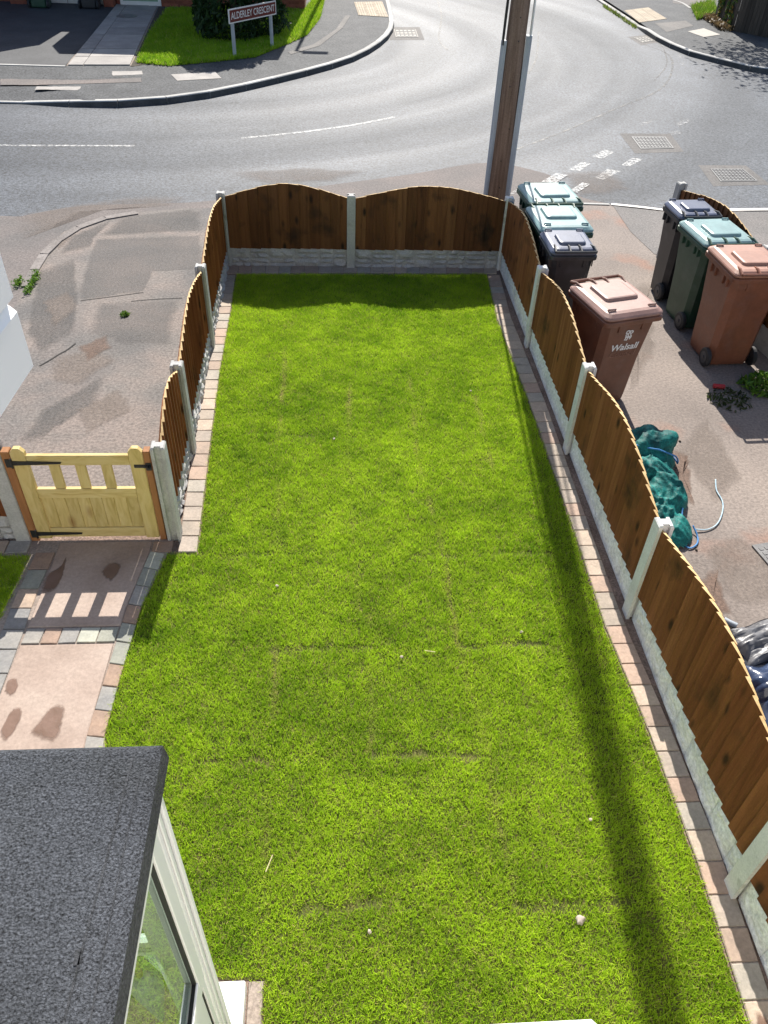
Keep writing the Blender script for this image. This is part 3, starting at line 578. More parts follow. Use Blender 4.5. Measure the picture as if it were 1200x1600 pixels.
for a, bq, s in (((-0.382, 1.642), (0.237, 1.672), .9), ((0.205, 2.538), (0.864, 2.509), 1.0), ((0.904, 1.630), (1.534, 1.625), .7), ((0.764, 3.341), (1.499, 3.345), .75), ((-1.041, 2.494), (-0.406, 2.515), .6), ((0.568, 4.211), (1.678, 4.233), .5), ((-1.033, 4.239), (-0.019, 4.262), .4), ((-0.825, 5.810), (0.220, 5.766), .35), ((-0.453, 3.339), (0.239, 3.354), .45), ((0.198, 4.989), (0.950, 4.964), .3)):
    cross.append((a[0], a[1], bq[0], bq[1], s))
lawn = grass('lawn', lawn_poly, 820000, seams=seams, cross=cross)
tag(grass('lawn', left_lawn_poly, 36000, seed=5), kind='stuff')

def tile(parent, quad, z, name='paving_tile', m='tile', tilt=.002):
    """one sett: worn edge, slightly uneven"""
    q = [Vector(p) for p in quad]; c = sum(q, Vector((0, 0)))/4; dz = [random.uniform(-tilt, tilt) for _ in q]
    jig = [p+Vector((random.uniform(-.002, .002), random.uniform(-.002, .002))) for p in q]
    ins = [p+(c-p).normalized()*.005 for p in jig]
    b = MB(); b.loft([[(*p, z-.02) for p in jig], [(*p, z+d-.003) for p, d in zip(jig, dz)], [(*p, z+d) for p, d in zip(ins, dz)]], cap0=False)
    return b.build(name, m, parent)
def tile_row(parent, la, lb, step, z=.023, gap=.004, m='tile', name='paving_tile'):
    """setts between two polylines given as lists of points of equal length"""
    def at(line, s):
        tot = 0; L_ = [0]
        for i in range(len(line)-1): tot += (Vector(line[i+1])-Vector(line[i])).length; L_.append(tot)
        d = s*tot
        for i in range(len(line)-1):
            if d <= L_[i+1]+1e-9: return Vector(line[i])+(Vector(line[i+1])-Vector(line[i]))*((d-L_[i])/(L_[i+1]-L_[i]))
        return Vector(line[-1])
    tot = sum((Vector(la[i+1])-Vector(la[i])).length for i in range(len(la)-1)); cuts = [0]
    while cuts[-1] < tot: cuts.append(cuts[-1]+step*random.uniform(.92, 1.1))
    cuts = [c/cuts[-1] for c in cuts]
    for k in range(len(cuts)-1):
        s0 = cuts[k]+gap/tot; s1 = cuts[k+1]-gap/tot
        tile(parent, [at(la, s0), at(lb, s0), at(lb, s1), at(la, s1)], z, name, m)
def edging_base(name, poly): return sheet(name, poly, .0165, 'mortar')
ri = [(1.915, 9.156), (1.853, 8.024), (1.893, 6.218), (1.898, 4.568), (1.886, 3.496), (1.937, 2.617), (1.950, 1.818), (1.915, .6), (1.92, -.3)]
ro = [(2.061, 9.160), (2.009, 8.026), (2.044, 6.218), (2.024, 4.566), (2.024, 3.493), (2.075, 2.613), (2.089, 1.813), (2.05, .6), (2.05, -.3)]
ro = [(x+.018, y) for x, y in ro]
right_edging = edging_base('right_edging', [(x+.012, y) for x, y in ri]+[(x-.0, y) for x, y in reversed(ro)])
tile_row(right_edging, [(x+.015, y) for x, y in ri], ro, .165)
li = [(-1.183, 9.084), (-1.156, 8.132), (-1.144, 6.845), (-1.102, 5.619), (-1.047, 4.280)]
lo_ = [(-1.329, 9.081), (-1.298, 8.130), (-1.277, 6.844), (-1.247, 5.620), (-1.186, 4.283)]
left_edging = edging_base('left_edging', [(x, y) for x, y in li]+list(reversed(lo_)))
tile_row(left_edging, li, lo_, .175)
fi = [(-1.309, 9.117), (0.316, 9.192), (2.051, 9.196)]; fo = [(-1.317, 9.353), (0.322, 9.376), (2.084, 9.402)]
front_edging = edging_base('front_edging', fi+fo[::-1]); tile_row(front_edging, fi, fo, .165)
# garden path: big slabs framed by setts
g_path = edging_base('garden_path', [(-3.1, 4.43), (-1.24, 4.43), (-1.266, 4.270), (-1.364, 3.747), (-1.388, 3.246), (-1.402, 2.719), (-1.30, 2.2), (-1.3, 1.2), (-3.1, 1.2)])
in_r = [(-1.395, 4.300), (-1.462, 3.749), (-1.484, 3.249), (-1.508, 2.767), (-1.47, 2.0), (-1.47, 1.3)]; out_r = [(-1.285, 4.271), (-1.364, 3.747), (-1.388, 3.246), (-1.402, 2.719), (-1.33, 2.0), (-1.33, 1.3)]
tile_row(g_path, in_r, out_r, .175, .026, m='sett', name='border_sett')
in_l = [(-2.096, 4.298), (-2.124, 3.884), (-2.113, 3.561), (-2.115, 2.9), (-2.14, 1.3)]; out_l = [(-2.237, 4.301), (-2.258, 3.887), (-2.258, 3.537), (-2.26, 2.9), (-2.29, 1.3)]
tile_row(g_path, out_l, in_l, .185, .026, m='sett', name='border_sett')
yr = [(-2.074, 3.422)[1]-.0, (-2.111, 3.555)[1]]
tile_row(g_path, [(-2.10, yr[0]+.003), (-1.485, yr[0]+.006)], [(-2.095, yr[1]), (-1.478, yr[1])], .13, .026, m='sett', name='border_sett')
tile_row(g_path, [(-3.0, 4.29), (-2.3, 4.30)], [(-3.0, 4.42), (-2.3, 4.43)], .2, .026, m='sett', name='border_sett')
def slab(poly):
    b = MB(); c = sum((Vector(p) for p in poly), Vector((0, 0)))/len(poly)
    ins = [tuple(Vector(p)+(c-Vector(p)).normalized()*.008) for p in poly]
    b.loft([[(*p, .004) for p in poly], [(*p, .021) for p in poly], [(*p, .026) for p in ins]], cap0=False); return b.build('paving_slab', 'slab', g_path)
slab([(-2.095, yr[1]+.012), (-1.475, yr[1]+.012), (-1.470, 3.73), (-1.40, 4.28), (-1.40, 4.40), (-2.085, 4.40)])
slab([(-2.13, 2.30), (-1.50, 2.30), (-1.505, 2.75), (-1.49, yr[0]-.008), (-2.10, yr[0]-.008)])
slab([(-2.155, 1.3), (-1.49, 1.3), (-1.49, 2.28), (-2.155, 2.28)])
tile(g_path, [(-1.385, 4.29), (-1.24, 4.29), (-1.24, 4.40), (-1.385, 4.40)], .026, 'border_sett', 'sett')
def blob(px_pts, z, m, parent, name='damp_stain'):
    soft(name, smooth_line(px_pts+[px_pts[0]], 5)[:-1], z, m, parent, .06, .02, .004, lo=.10, hi=.75, ns=16, amount=.85, jit=1.0)
blob([(-2.098, 3.871), (-2.103, 4.040), (-2.007, 4.169), (-1.999, 4.249), (-1.980, 4.116), (-1.976, 4.006), (-2.008, 3.882)], .0285, 'wet', g_path)
blob([(-1.720, 4.085), (-1.674, 4.176), (-1.599, 4.175), (-1.574, 4.095), (-1.615, 3.980), (-1.672, 4.013)], .0285, 'wet', g_path)
blob([(-2.031, 2.738), (-2.015, 2.873), (-1.982, 2.932), (-1.940, 2.908), (-1.930, 2.780), (-1.973, 2.671)], .0285, 'wet', g_path)
blob([(-1.858, 2.724), (-1.801, 2.866), (-1.752, 2.949), (-1.682, 2.919), (-1.667, 2.794), (-1.691, 2.662)], .0285, 'wet', g_path)
blob([(-2.092, 3.040), (-2.096, 3.133), (-2.042, 3.141), (-2.010, 3.071), (-2.034, 3.005)], .0285, 'wet', g_path)
blob([(1.95, 1.02), (1.99, 1.10), (2.03, 1.06), (2.03, .98), (1.98, .95)], .034, 'wet', right_edging)

# ================================================================== FENCES
def post(parent, x, y, H, ang, m, end=False, name='concrete_post'):
    """H-section slotted post; ang = direction of the fence line"""
    w, d, s, k = .05, .05, .026, .02        # half sizes, slot half width, slot depth
    prof = [(-w, -d), (w, -d), (w, -s), (w-k, -s), (w-k, s), (w, s), (w, d), (-w, d), (-w, s), (-w+k, s), (-w+k, -s), (-w, -s)]
    ca, sa = math.cos(ang), math.sin(ang); tr = lambda p, z, f=1: (x+(p[0]*ca-p[1]*sa)*f, y+(p[0]*sa+p[1]*ca)*f, z)
    b = MB(); b.loft([[tr(p, -.05) for p in prof], [tr(p, H-.012) for p in prof], [tr(p, H, .84) for p in prof]], cap0=False)
    return b.build(name, m, parent)
def arch(t, lo, rise): return lo+rise*(.62*(1-(2*t-1)**2)+.38*math.sin(math.pi*t)**2)
def gravel(parent, p, q, side, H, m, relief=1.0, seed=0):
    """rock-faced gravel board between p and q; side = +1 left of p->q"""
    r = random.Random(seed); t = (q-p); Ln = t.length; t = t.normalized(); n = Vector((-t.y, t.x))*side
    b = MB(); T = lambda u, v, z: (p.x+t.x*u+n.x*v, p.y+t.y*u+n.y*v, z)
    b.box(0, Ln, -.022, -.002, -.03, H, T=lambda P: T(*P))
    def block(u0, u1, z0, z1):
        nu = max(3, int((u1-u0)/.045)); nz = max(2, int((z1-z0)/.03)); g = []
        for j in range(nz+1):
            row = []
            for i in range(nu+1):
                ed = i in (0, nu) or j in (0, nz)
                d = .006 if ed else .006+relief*(.018+r.uniform(-.010, .012))
                uu = u0+(u1-u0)*i/nu+(0 if ed else r.uniform(-.01, .01)); zz_ = z0+(z1-z0)*j/nz+(0 if ed else r.uniform(-.006, .006))
                row.append(T(uu, d, zz_))
            g.append(row)
        vs = [x for row in g for x in row]; W = nu+1
        fs = []
        for j in range(nz):
            for i in range(nu):
                a, b2, c, d = j*W+i, j*W+i+1, (j+1)*W+i+1, (j+1)*W+i
                fs += [(a, b2, c), (a, c, d)] if r.random() < .5 else [(a, b2, d), (b2, c, d)]
        b.add(vs, fs)
    c4 = H/4.0; u = .012
    while u < Ln-.02:
        L_ = min(r.uniform(.14, .34), Ln-.012-u)
        if Ln-.012-(u+L_) < .09: L_ = Ln-.012-u
        if relief < .5: block(u+.001, u+L_-.001, .004, H-.004); rows = ()
        elif r.random() < .22: block(u+.004, u+L_-.004, .004, 2*c4-.003); rows = (2, 3)
        elif r.random() < .2: block(u+.004, u+L_-.004, 2*c4+.003, 4*c4-.004); rows = (0, 1)
        else: rows = (0, 1, 2, 3)
        for k in rows:
            z0, z1 = k*c4+.004, (k+1)*c4-.004
            if r.random() < .5 and L_ > .2:
                s = u+L_*r.uniform(.35, .65); block(u+.004, s-.003, z0, z1); block(s+.003, u+L_-.004, z0, z1)
            else: block(u+.004, u+L_-.004, z0, z1)
        u += L_
    return b.build('gravel_board', m, parent)
def panel(parent, p, q, side, z0, lo, rise, m, pitch=.105, thick=.024, flip=False, back=True):
    """arched feather-edge panel: boards face `side`, rails behind"""
    t = (q-p); Ln = t.length; t = t.normalized(); n = Vector((-t.y, t.x))*side
    T = lambda P: (p.x+t.x*P[0]+n.x*P[1], p.y+t.y*P[0]+n.y*P[1], P[2])
    f = MB()
    for zr in (z0+.10, z0+.36):
        f.box(.002, Ln-.002, -.030, -.001, zr-.02, zr+.02, T=T)
    N_ = 18                                   # bent top rail following the arch
    loops = []
    for i in range(N_+1):
        s = i/N_; u = .002+(Ln-.004)*s; zt = arch(s, lo, rise)-.05
        loops.append([T((u, -.018, zt-.035)), T((u, -.001, zt-.035)), T((u, -.001, zt)), T((u, -.018, zt))])
    f.loft(loops)
    fr = f.build('fence_panel', m, parent)
    nb = max(3, round(Ln/pitch)); pt = Ln/nb
    for i in range(nb):
        u0 = i*pt+.001; u1 = min((i+1)*pt+.022, Ln-.001); a, c = (.006, thick) if not flip else (thick, .006)
        j = random.uniform(-.004, .004); zb = z0+random.uniform(-.004, .004)
        b = MB()
        prof = [(u0, .0005 if not flip else .0066), (u1, .0066 if not flip else .0005), (u1, c), (u0, a)]
        s0, s1 = u0/Ln, u1/Ln
        zt = [arch(max(0, min(1, s)), lo, rise)+j for s in (s0, s1, s1, s0)]
        bot = [T((u, v, zb)) for u, v in prof]; top = [T((u, v, z)) for (u, v), z in zip(prof, zt)]
        b.add(bot+top, [(3, 2, 1, 0), (0, 1, 5, 4), (1, 2, 6, 5), (2, 3, 7, 6), (3, 0, 4, 7)]); b.add(top, [(0, 1, 2, 3)], 1)
        b.build('fence_board', [m, 'end_grain'], fr)
    return fr
HP = .905
def V2(p): return Vector(p)
# --- right fence: corner to house
rp = [V2((2.094, 9.364))+Vector((.0, 0)), V2((2.053, 7.433)), V2((2.073, 5.542)), V2((2.072, 3.611)), V2((2.111, 1.668)), Vector((2.10, -.25))]
rp = [Vector((2.12, p.y)) for p in rp]
tf = thing('garden_fence', 'long brown arched-panel fence with white gravel boards beside the bins drive', 'fence', (2.12, 9.36, 0))
off = Vector((2.12, 9.36))
for p in rp: post(tf, p.x-off.x, p.y-off.y, HP, math.pi/2, 'conc_pale')
for i in range(len(rp)-1):
    a = rp[i]-off+Vector((0, -.034)); c = rp[i+1]-off+Vector((0, .034))
    gravel(tf, a, c, -1, .245, 'rock_white', .49, seed=20+i)
    panel(tf, a, c, -1, .247, .862, .165, 'board', thick=.028, flip=True)
# --- front fence
fl, fm, fr_ = V2((-1.301, 9.353)), V2((0.225, 9.355)), Vector((2.12, 9.36))
tf = thing('garden_fence', 'dark brown two-panel arched fence closing the far end of the lawn by the road', 'fence', (fm.x, 9.36, 0))
off = Vector((fm.x, 9.36))
post(tf, 0, 0, HP, 0, 'conc')
for i, (a, c) in enumerate(((Vector((fl.x+.045, 9.36)), Vector((fm.x-.034, 9.36))), (Vector((fm.x+.034, 9.36)), Vector((fr_.x-.047, 9.36))))):
    a = a-off; c = c-off
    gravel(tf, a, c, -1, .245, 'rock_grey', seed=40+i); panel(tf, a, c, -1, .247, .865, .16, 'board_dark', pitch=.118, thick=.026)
# --- left fence
lp = [V2((-1.303, 9.372)), V2((-1.264, 7.363))+Vector((-.03, .02)), V2((-1.230, 5.527))+Vector((-.03, .02)), V2((-1.212, 4.430))+Vector((-.02, .03))]
tf = thing('garden_fence', 'short arched fence of brown slatted panels stepping down to the pine gate', 'fence', (lp[0].x, lp[0].y, 0))
off = lp[0].copy()
for i, p in enumerate(lp):
    d = (lp[min(i+1, 3)]-lp[max(i-1, 0)]).normalized(); post(tf, p.x-off.x, p.y-off.y, HP, math.atan2(d.y, d.x), 'conc')
for i in range(3):
    d = (lp[i+1]-lp[i]).normalized(); a = lp[i]-off+d*.034; c = lp[i+1]-off-d*.034
    gravel(tf, a, c, 1, .245, 'rock_grey', seed=60+i); panel(tf, a, c, 1, .247, .862, .165, 'board', thick=.027, pitch=.10, flip=False)
# --- short fence left of the gate
sp_ = Vector((-2.346-.02, 4.47))
tf = thing('garden_fence', 'end of a brown fence with grey post left of the pine gate', 'fence', (sp_.x, sp_.y, 0))
post(tf, 0, 0, HP+.02, 0, 'conc')
gravel(tf, Vector((-1.7, 0)), Vector((-.034, 0)), -1, .245, 'rock_grey', seed=77); panel(tf, Vector((-1.7, 0)), Vector((-.034, 0)), -1, .247, .862, .165, 'board')
# --- neighbour's fence on the right
n0 = Vector((4.347, 9.755)); n1 = Vector((4.62, 7.9)); nd = (n1-n0).normalized()
tf = thing('neighbour_fence', 'dark brown arched fence behind the three right-hand bins', 'fence', (n0.x, n0.y, 0))
for k in range(5):
    a = nd*1.93*k; post(tf, a.x, a.y, .98, math.atan2(nd.y, nd.x), 'conc')
    if k < 4:
        p = nd*(1.93*k+.034); q = nd*(1.93*(k+1)-.034)
        b = MB(); t = nd; n = Vector((nd.y, -nd.x)); b.box(0, (q-p).length, -.022, .022, -.03, .26, T=lambda P: (p.x+t.x*P[0]+n.x*P[1], p.y+t.y*P[0]+n.y*P[1], P[2])); b.build('gravel_board', 'conc', tf)
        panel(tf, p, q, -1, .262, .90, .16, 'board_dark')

# ================================================================== GATE
GY = 4.455; gx0, gx1 = -2.248, -1.346; gz = .035
gt = thing('garden_gate', 'fresh yellow pine gate with open top slots and black strap hinges', 'gate', (gx0, GY, 0)); W = gx1-gx0
def stile(x0, x1):
    b = MB(); H = .885; zs = H-.035
    b.loft([[(x0, -.022, gz), (x1, -.022, gz), (x1, .022, gz), (x0, .022, gz)]]+[[(x0, -.022, zs), (x1, -.022, zs), (x1, .022, zs), (x0, .022, zs)]]+[[(x0+.028, -.022, H), (x1-.028, -.022, H), (x1-.028, .022, H), (x0+.028, .022, H)]])
    return b.build('gate_stile', 'gate_wood_v', gt, bevel=.004)
sw = .098; stile(0, sw); stile(W-sw, W)
zt = 0.811; zm = 0.519; zl = 0.383; zb1 = 0.173
def rail(z0, z1, name='gate_rail', d=.018):
    b = MB(); b.box(sw+.001, W-sw-.001, -d, d, z0, z1); b.build(name, 'gate_wood', gt, bevel=.004)
ztop = 0.822; rail(ztop-.085, ztop); rail(zm-.085, zm); rail(gz+.012, gz+.10)
for k in range(3):
    c = sw+(W-2*sw)*(k+1)/4+(-.004, 0, .004)[k]; b = MB(); b.box(c-.036, c+.036, -.012, .012, zm+.001, ztop-.086); b.build('gate_picket', 'gate_wood_v', gt, bevel=.003)
n_ = 8; pw = (W-2*sw-.004)/n_
for k in range(n_):
    b = MB(); x0 = sw+.002+k*pw; b.box(x0+.0003, x0+pw-.0003, -.004, .012, gz+.0995, zm-.0845); b.build('gate_board', 'gate_wood_v', gt, bevel=.004)
def hinge(z):
    b = MB(); b.loft([[(-.045, y, z-.035), (-.045, y, z+.035), (-.005, y, z+.035), (-.005, y, z-.035)] for y in (-.030, -.0225)])
    b.loft([[(-.005, y, z-.018), (.06, y, z-.016), (.33, y, z-.006), (.335, y, z+.006), (.06, y, z+.016), (-.005, y, z+.018)] for y in (-.0305, -.0228)])
    b.tube([(-.004, -.030, z-.04), (-.004, -.030, z+.04)], .008)
    for u in (.03, .1, .2, .3): b.disc((u, -.0315, z), (0, 1, 0), .005, .004, 8)
    b.build('strap_hinge', 'iron', gt)
hinge(zt-.045); hinge(gz+.055)
b = MB(); zc = 0.734; b.box(W-.07, W+.01, -.030, -.0225, zc-.012, zc+.012); b.box(W+.012, W+.05, -.032, -.0225, zc-.035, zc+.03); b.tube([(W+.03, -.03, zc), (W+.03, -.06, zc)], .012); b.tube([(W-.01, -.04, zc+.005), (W+.05, -.045, zc+.0)], .007)
b.build('gate_latch', 'iron', gt)
for x0, x1, o_ in ((gx0-.062, gx0-.006, .0), (gx1+.006, gx1+.052, .0)):
    b = MB(); b.box(0, x1-x0, -.035, .035, 0, .86)
    t = tag(b.build('gate_liner', 'liner_wood', bevel=.004), 'orange-brown timber strip fixed to the %s concrete post of the gate' % ('left' if x0 < -2 else 'right'), 'gate post', 'timber strips either side of the gate'); t.location = (x0, GY+.01, 0)

# ================================================================== TELEGRAPH POLE
pt_ = thing('telegraph_pole', 'brown wooden telegraph pole with grey cable covers behind the front fence', 'utility pole', (2.285, 11.0, 0))
b = MB(); b.tube([(0, 0, -.1), (0, 0, 2), (0, 0, 5), (0, 0, 10.4)], .146, 20, r1=.078); b.build('pole_shaft', 'pole', pt_, smooth=True)
for ang, w, zt_, nm in ((-.18, .057, 2.30, 'cable_cover'), (math.pi+.18, .037, 2.24, 'cable_cover')):
    b = MB(); r0, r1 = .145, .147+w*.9; pr = []
    hw = w
    c, s = math.cos(ang), math.sin(ang); tr = lambda p: (p[0]*c-p[1]*s, p[0]*s+p[1]*c)
    prof = [(r0-.02, -hw), (r1-.02, -hw), (r1, -hw*.5), (r1, hw*.5), (r1-.02, hw), (r0-.02, hw)]
    b.loft([[(*tr(p), z) for p in prof] for z in (0, zt_)]); b.build(nm, 'galv', pt_)
    b = MB(); q = tr((r0+.025, 0)); q3 = tr((.086, 0)); b.tube([(*q, zt_-.05), (*q, zt_+.2), (*q3, 10.3)], .012); b.tube([(q[0]+.004, q[1]-.03, zt_-.05), (q3[0], q3[1]-.02, 10.3)], .010); b.build('cable', 'cable' if ang > 1 else 'white_plastic', pt_)
b = MB()
for z, a in ((.85, -1.7), (1.25, -1.3), (1.75, -1.75), (2.25, -1.5), (2.5, -1.6), (.5, -1.5)):
    b.disc((.14*math.cos(a), .14*math.sin(a), z), (math.cos(a), math.sin(a), 0), .008, .01, 8)
b.build('pole_bolt', 'iron', pt_)

# ================================================================== WHEELIE BINS (front = local -y)
def octo(w, d, z, ch, cy=0):
    a, c = w/2, d/2; return [(-a+ch, -c+cy, z), (a-ch, -c+cy, z), (a, -c+ch+cy, z), (a, c-ch+cy, z), (a-ch, c+cy, z), (-a+ch, c+cy, z), (-a, c-ch+cy, z), (-a, -c+ch+cy, z)]
def rrect(w, d, z, r, cy=0, n=4):
    out = []
    for sx, sy, a0 in ((1, -1, -90), (1, 1, 0), (-1, 1, 90), (-1, -1, 180)):
        for k in range(n+1):
            a = R(a0+90*k/n); out.append((sx*(w/2-r)+r*math.cos(a), sy*(d/2-r)+r*math.sin(a)+cy, z))
    return out
def make_bin(label, loc, rz, body, lid, logo=False, w=.58, d=.72, h=1.0, sticker=False, group='wheelie bins on the drive'):
    t = thing('wheelie_bin', label, 'wheelie bin', (*loc, 0), rz, group)
    b = MB(); k = w/.58; e = d/.72; z = h
    b.loft([octo(.44*k, .48*e, .02, .05, .02), octo(.455*k, .50*e, .06, .055, .02), octo(.48*k, .56*e, .5*z, .06, .01), octo(.52*k, .635*e, .88*z, .055), octo(.525*k, .645*e, .93*z, .05)], cap1=False)
    b.loft([rrect(.535*k, .65*e, .925*z, .04), rrect(.585*k, .715*e, .935*z, .05), rrect(.585*k, .715*e, .975*z, .05), rrect(.55*k, .68*e, .985*z, .045)], cap0=True)
    for sx in (-1, 1):                     # ribs under the rim and the wheel arches
        for yy in (-.16, -.06, .12, .2): b.box(sx*.255*k-.012, sx*.255*k+.018*sx+.012, yy-.012, yy+.012, .84*z, .93*z)
    for xx in (-.12, .12): b.box(xx-.012, xx+.012, -.33*e, -.30*e, .85*z, .93*z); b.box(xx-.012, xx+.012, .30*e, .33*e, .85*z, .93*z)
    b.box(-.16*k, .16*k, .235*e, .27*e, .06, .16)
    bo = b.build('bin_body', body, t, bevel=.006)
    # lid
    l = MB(); W, D = .575*k, .70*e
    l.loft([rrect(W, D, z-.012, .06), rrect(W+.012, D+.012, z+.006, .065), rrect(W-.008, D-.008, z+.02, .06), rrect(W*.90, D*.90, z+.042, .06), rrect(W*.80, D*.80, z+.050, .05)])
    lo = l.build('bin_lid', lid, t, bevel=.003)
    p = MB(); p.loft([rrect(W*.60, D*.46, z+.045, .04, .05*e), rrect(W*.56, D*.43, z+.074, .035, .05*e), rrect(W*.50, D*.38, z+.079, .03, .05*e)], cap0=False); p.build('lid_panel', lid, lo, bevel=.003)
    for sx in (-1, 1):                     # lifting grips at the front corners
        g = MB(); cx, cy = sx*.20*k, -.25*e; g.tube([(cx-.035, cy+.012, z+.03), (cx-.03, cy-.012, z+.062), (cx+.03, cy-.018, z+.062), (cx+.035, cy+.008, z+.03)], .010, 6); g.build('lid_grip', lid, lo)
    hn = MB(); yb = D/2+.03                # hinge bar and arms at the back
    hn.tube([(-.25*k, yb, z+.035), (.25*k, yb, z+.035)], .015, 8)
    for xx in (-.25, -.07, .07, .25): hn.tube([(xx*k*.9, D/2-.13, z+.044), (xx*k*.95, D/2-.05, z+.058), (xx*k, yb, z+.036)], .012, 6)
    hn.build('hinge_bar', body, t)
    for sx in (-1, 1):
        wm = MB(); wm.disc((sx*.245*k, .235*e, .1), (1, 0, 0), .1, .045, 20); wh = wm.build('wheel', 'tyre', t, bevel=.008)
        hm = MB(); hm.disc((sx*(.245*k+.018), .235*e, .1), (1, 0, 0), .062, .018, 16); hm.disc((sx*(.245*k+.03), .235*e, .1), (1, 0, 0), .02, .012, 10); hm.build('hub', 'hub', wh)
    ax = MB(); ax.tube([(-.22*k, .235*e, .1), (.22*k, .235*e, .1)], .012); ax.build('axle', 'tyre', t)
    # front face slope for the print
    def front(u, zz_):
        f = (zz_-.5*z)/(.38*z); yy = -(.28*e+(.3175*e-.28*e)*f)+.01*(1-f); return (u, yy-.0035, zz_)
    tilt = math.atan2(.0375*e+.01, .38*z)
    if logo:
        for s_, size, zc_, m, bold in (('Walsall', .098, .675*z, 'white_print', .0018), ('Council', .088, .598*z, 'faded_print', .0)):
            me = text_mesh(s_, size, .0008, .12, bold); me.materials.append(M[m]); o = put('lettering', me, t); o.location = front(.0, zc_); o.rotation_euler = (R(90)+tilt, 0, 0)
        c = MB(); cz = .80*z                # small crest: a knot of curling strokes above the name
        def stroke(pts, r_=.006):
            for i in range(len(pts)-1):
                (u0, v0), (u1, v1) = pts[i], pts[i+1]; dd = Vector((u1-u0, v1-v0)); L_ = dd.length; dd.normalize(); nn = Vector((-dd.y, dd.x))*r_
                q = [front(u0+nn.x, cz+v0+nn.y), front(u1+nn.x, cz+v1+nn.y), front(u1-nn.x, cz+v1-nn.y), front(u0-nn.x, cz+v0-nn.y)]
                c.add([(x, y-.002, zz2) for x, y, zz2 in q], [(0, 3, 2, 1)])
        stroke([(-.035, .03), (-.03, .055), (-.008, .058), (.002, .04), (-.012, .022), (-.034, .026)]); stroke([(.004, .05), (.028, .052), (.036, .035), (.018, .022), (.004, .034)])
        stroke([(-.03, .014), (-.02, -.02), (-.03, -.045)]); stroke([(-.008, .018), (.0, -.03), (-.012, -.05)]); stroke([(.016, .015), (.034, -.012), (.02, -.04)]); stroke([(.0, -.008), (.026, -.02)], .009); stroke([(-.032, -.01), (-.008, -.012)], .007)
        c.build('crest', 'white_print', t)
    if sticker:
        c = MB(); zz2 = z+.0515; c.add([(-.06, -.26*e, zz2), (.05, -.27*e, zz2), (.055, -.215*e, zz2), (-.05, -.21*e, zz2)], [(0, 1, 2, 3)]); c.build('label', 'paper', t)
    return t
make_bin('brown wheelie bin with white council lettering, standing alone by the lawn fence', (2.585, 6.52), R(16), 'bin_brown', 'bin_brown_lid', logo=True, w=.60, d=.72)
make_bin('teal-lidded bin furthest back beside the lawn fence, hinge side facing the garden', (2.545, 9.17), R(180+5), 'bin_green', 'bin_green_lid', w=.62, d=.70)
make_bin('teal-lidded bin between the furthest one and the charcoal one by the lawn fence', (2.485, 8.43), R(3), 'bin_green', 'bin_green_lid', w=.60, d=.72)
make_bin('charcoal bin in front of the teal-lidded pair beside the lawn fence', (2.44, 7.79), R(180+2), 'bin_black', 'bin_black_lid', w=.49, d=.56, h=1.0)
make_bin('charcoal bin against the concrete post of the neighbour fence', (4.11, 8.76), R(180+4), 'bin_black', 'bin_black_lid', w=.50, d=.52, h=1.0)
make_bin('dark green bin with teal lid between charcoal and rust bins', (4.15, 8.10), R(180+6), 'bin_green', 'bin_green_lid', w=.60, d=.70)
make_bin('rust-red bin with faded lid, nearest of the three along the neighbour fence', (4.16, 7.30), R(180+3), 'bin_tan', 'bin_tan_lid', w=.60, d=.72, h=1.04)
# far bins by the garages
make_bin('dark green bin in front of the white garage doors across the road', (-7.85, 25.5), R(180), 'bin_green', 'bin_green_lid', group='bins by the far garage doors')
make_bin('black bin in front of the white garage doors across the road', (-6.55, 25.6), R(180), 'bin_black', 'bin_black_lid', group='bins by the far garage doors')
for o in [o for o in col.objects if o.name.startswith('wheelie_bin') and o.location.y > 20]: o.location.z = .093

# ================================================================== LITTER ON THE DRIVE
def lump(label, cat, name, loc, size, m, seed, rz=0, wr=.10, group=None, sub=5):
    """a slack bag: dented, creased ball resting on the ground"""
    r = np.random.default_rng(seed); import bmesh
    bm = bmesh.new(); bmesh.ops.create_icosphere(bm, subdivisions=sub, radius=1)
    ks = r.normal(0, 1, (20, 3))*2.4; ph = r.uniform(0, 6.28, 20)
    for v in bm.verts:
        p = np.array(v.co); s = 0
        for k_, f_ in zip(ks[:6], ph[:6]): s += .07*math.sin(float(k_@p)*1.3+f_)
        for q_, (k_, f_) in enumerate(zip(ks[6:], ph[6:])): s += wr*.30*((1-abs(math.sin(float(k_@p)*(1.6 if q_ < 6 else 3.4)+f_)))**2-.3)*(1 if q_ < 6 else .6)
        p = p*(1+s); z = p[2]*size[2]
        v.co = (p[0]*size[0], p[1]*size[1], max(-size[2]*.55, z)+size[2]*.55)
    me = bpy.data.meshes.new(name); bm.to_mesh(me); bm.free(); me.materials.append(M[m])
    me.polygons.foreach_set('use_smooth', [True]*len(me.polygons))
    o = put(name, me); o.location = (*loc, .001); o.rotation_euler = (0, 0, rz); tag(o, label, cat, group); return o
lump('dark teal mesh bag, rounder one at the back of the heap by the fence', 'mesh bag', 'mesh_bag', (2.76, 5.42), (.29, .26, .22), 'net', 11, .3, .07, group='teal mesh bags heaped by the fence')
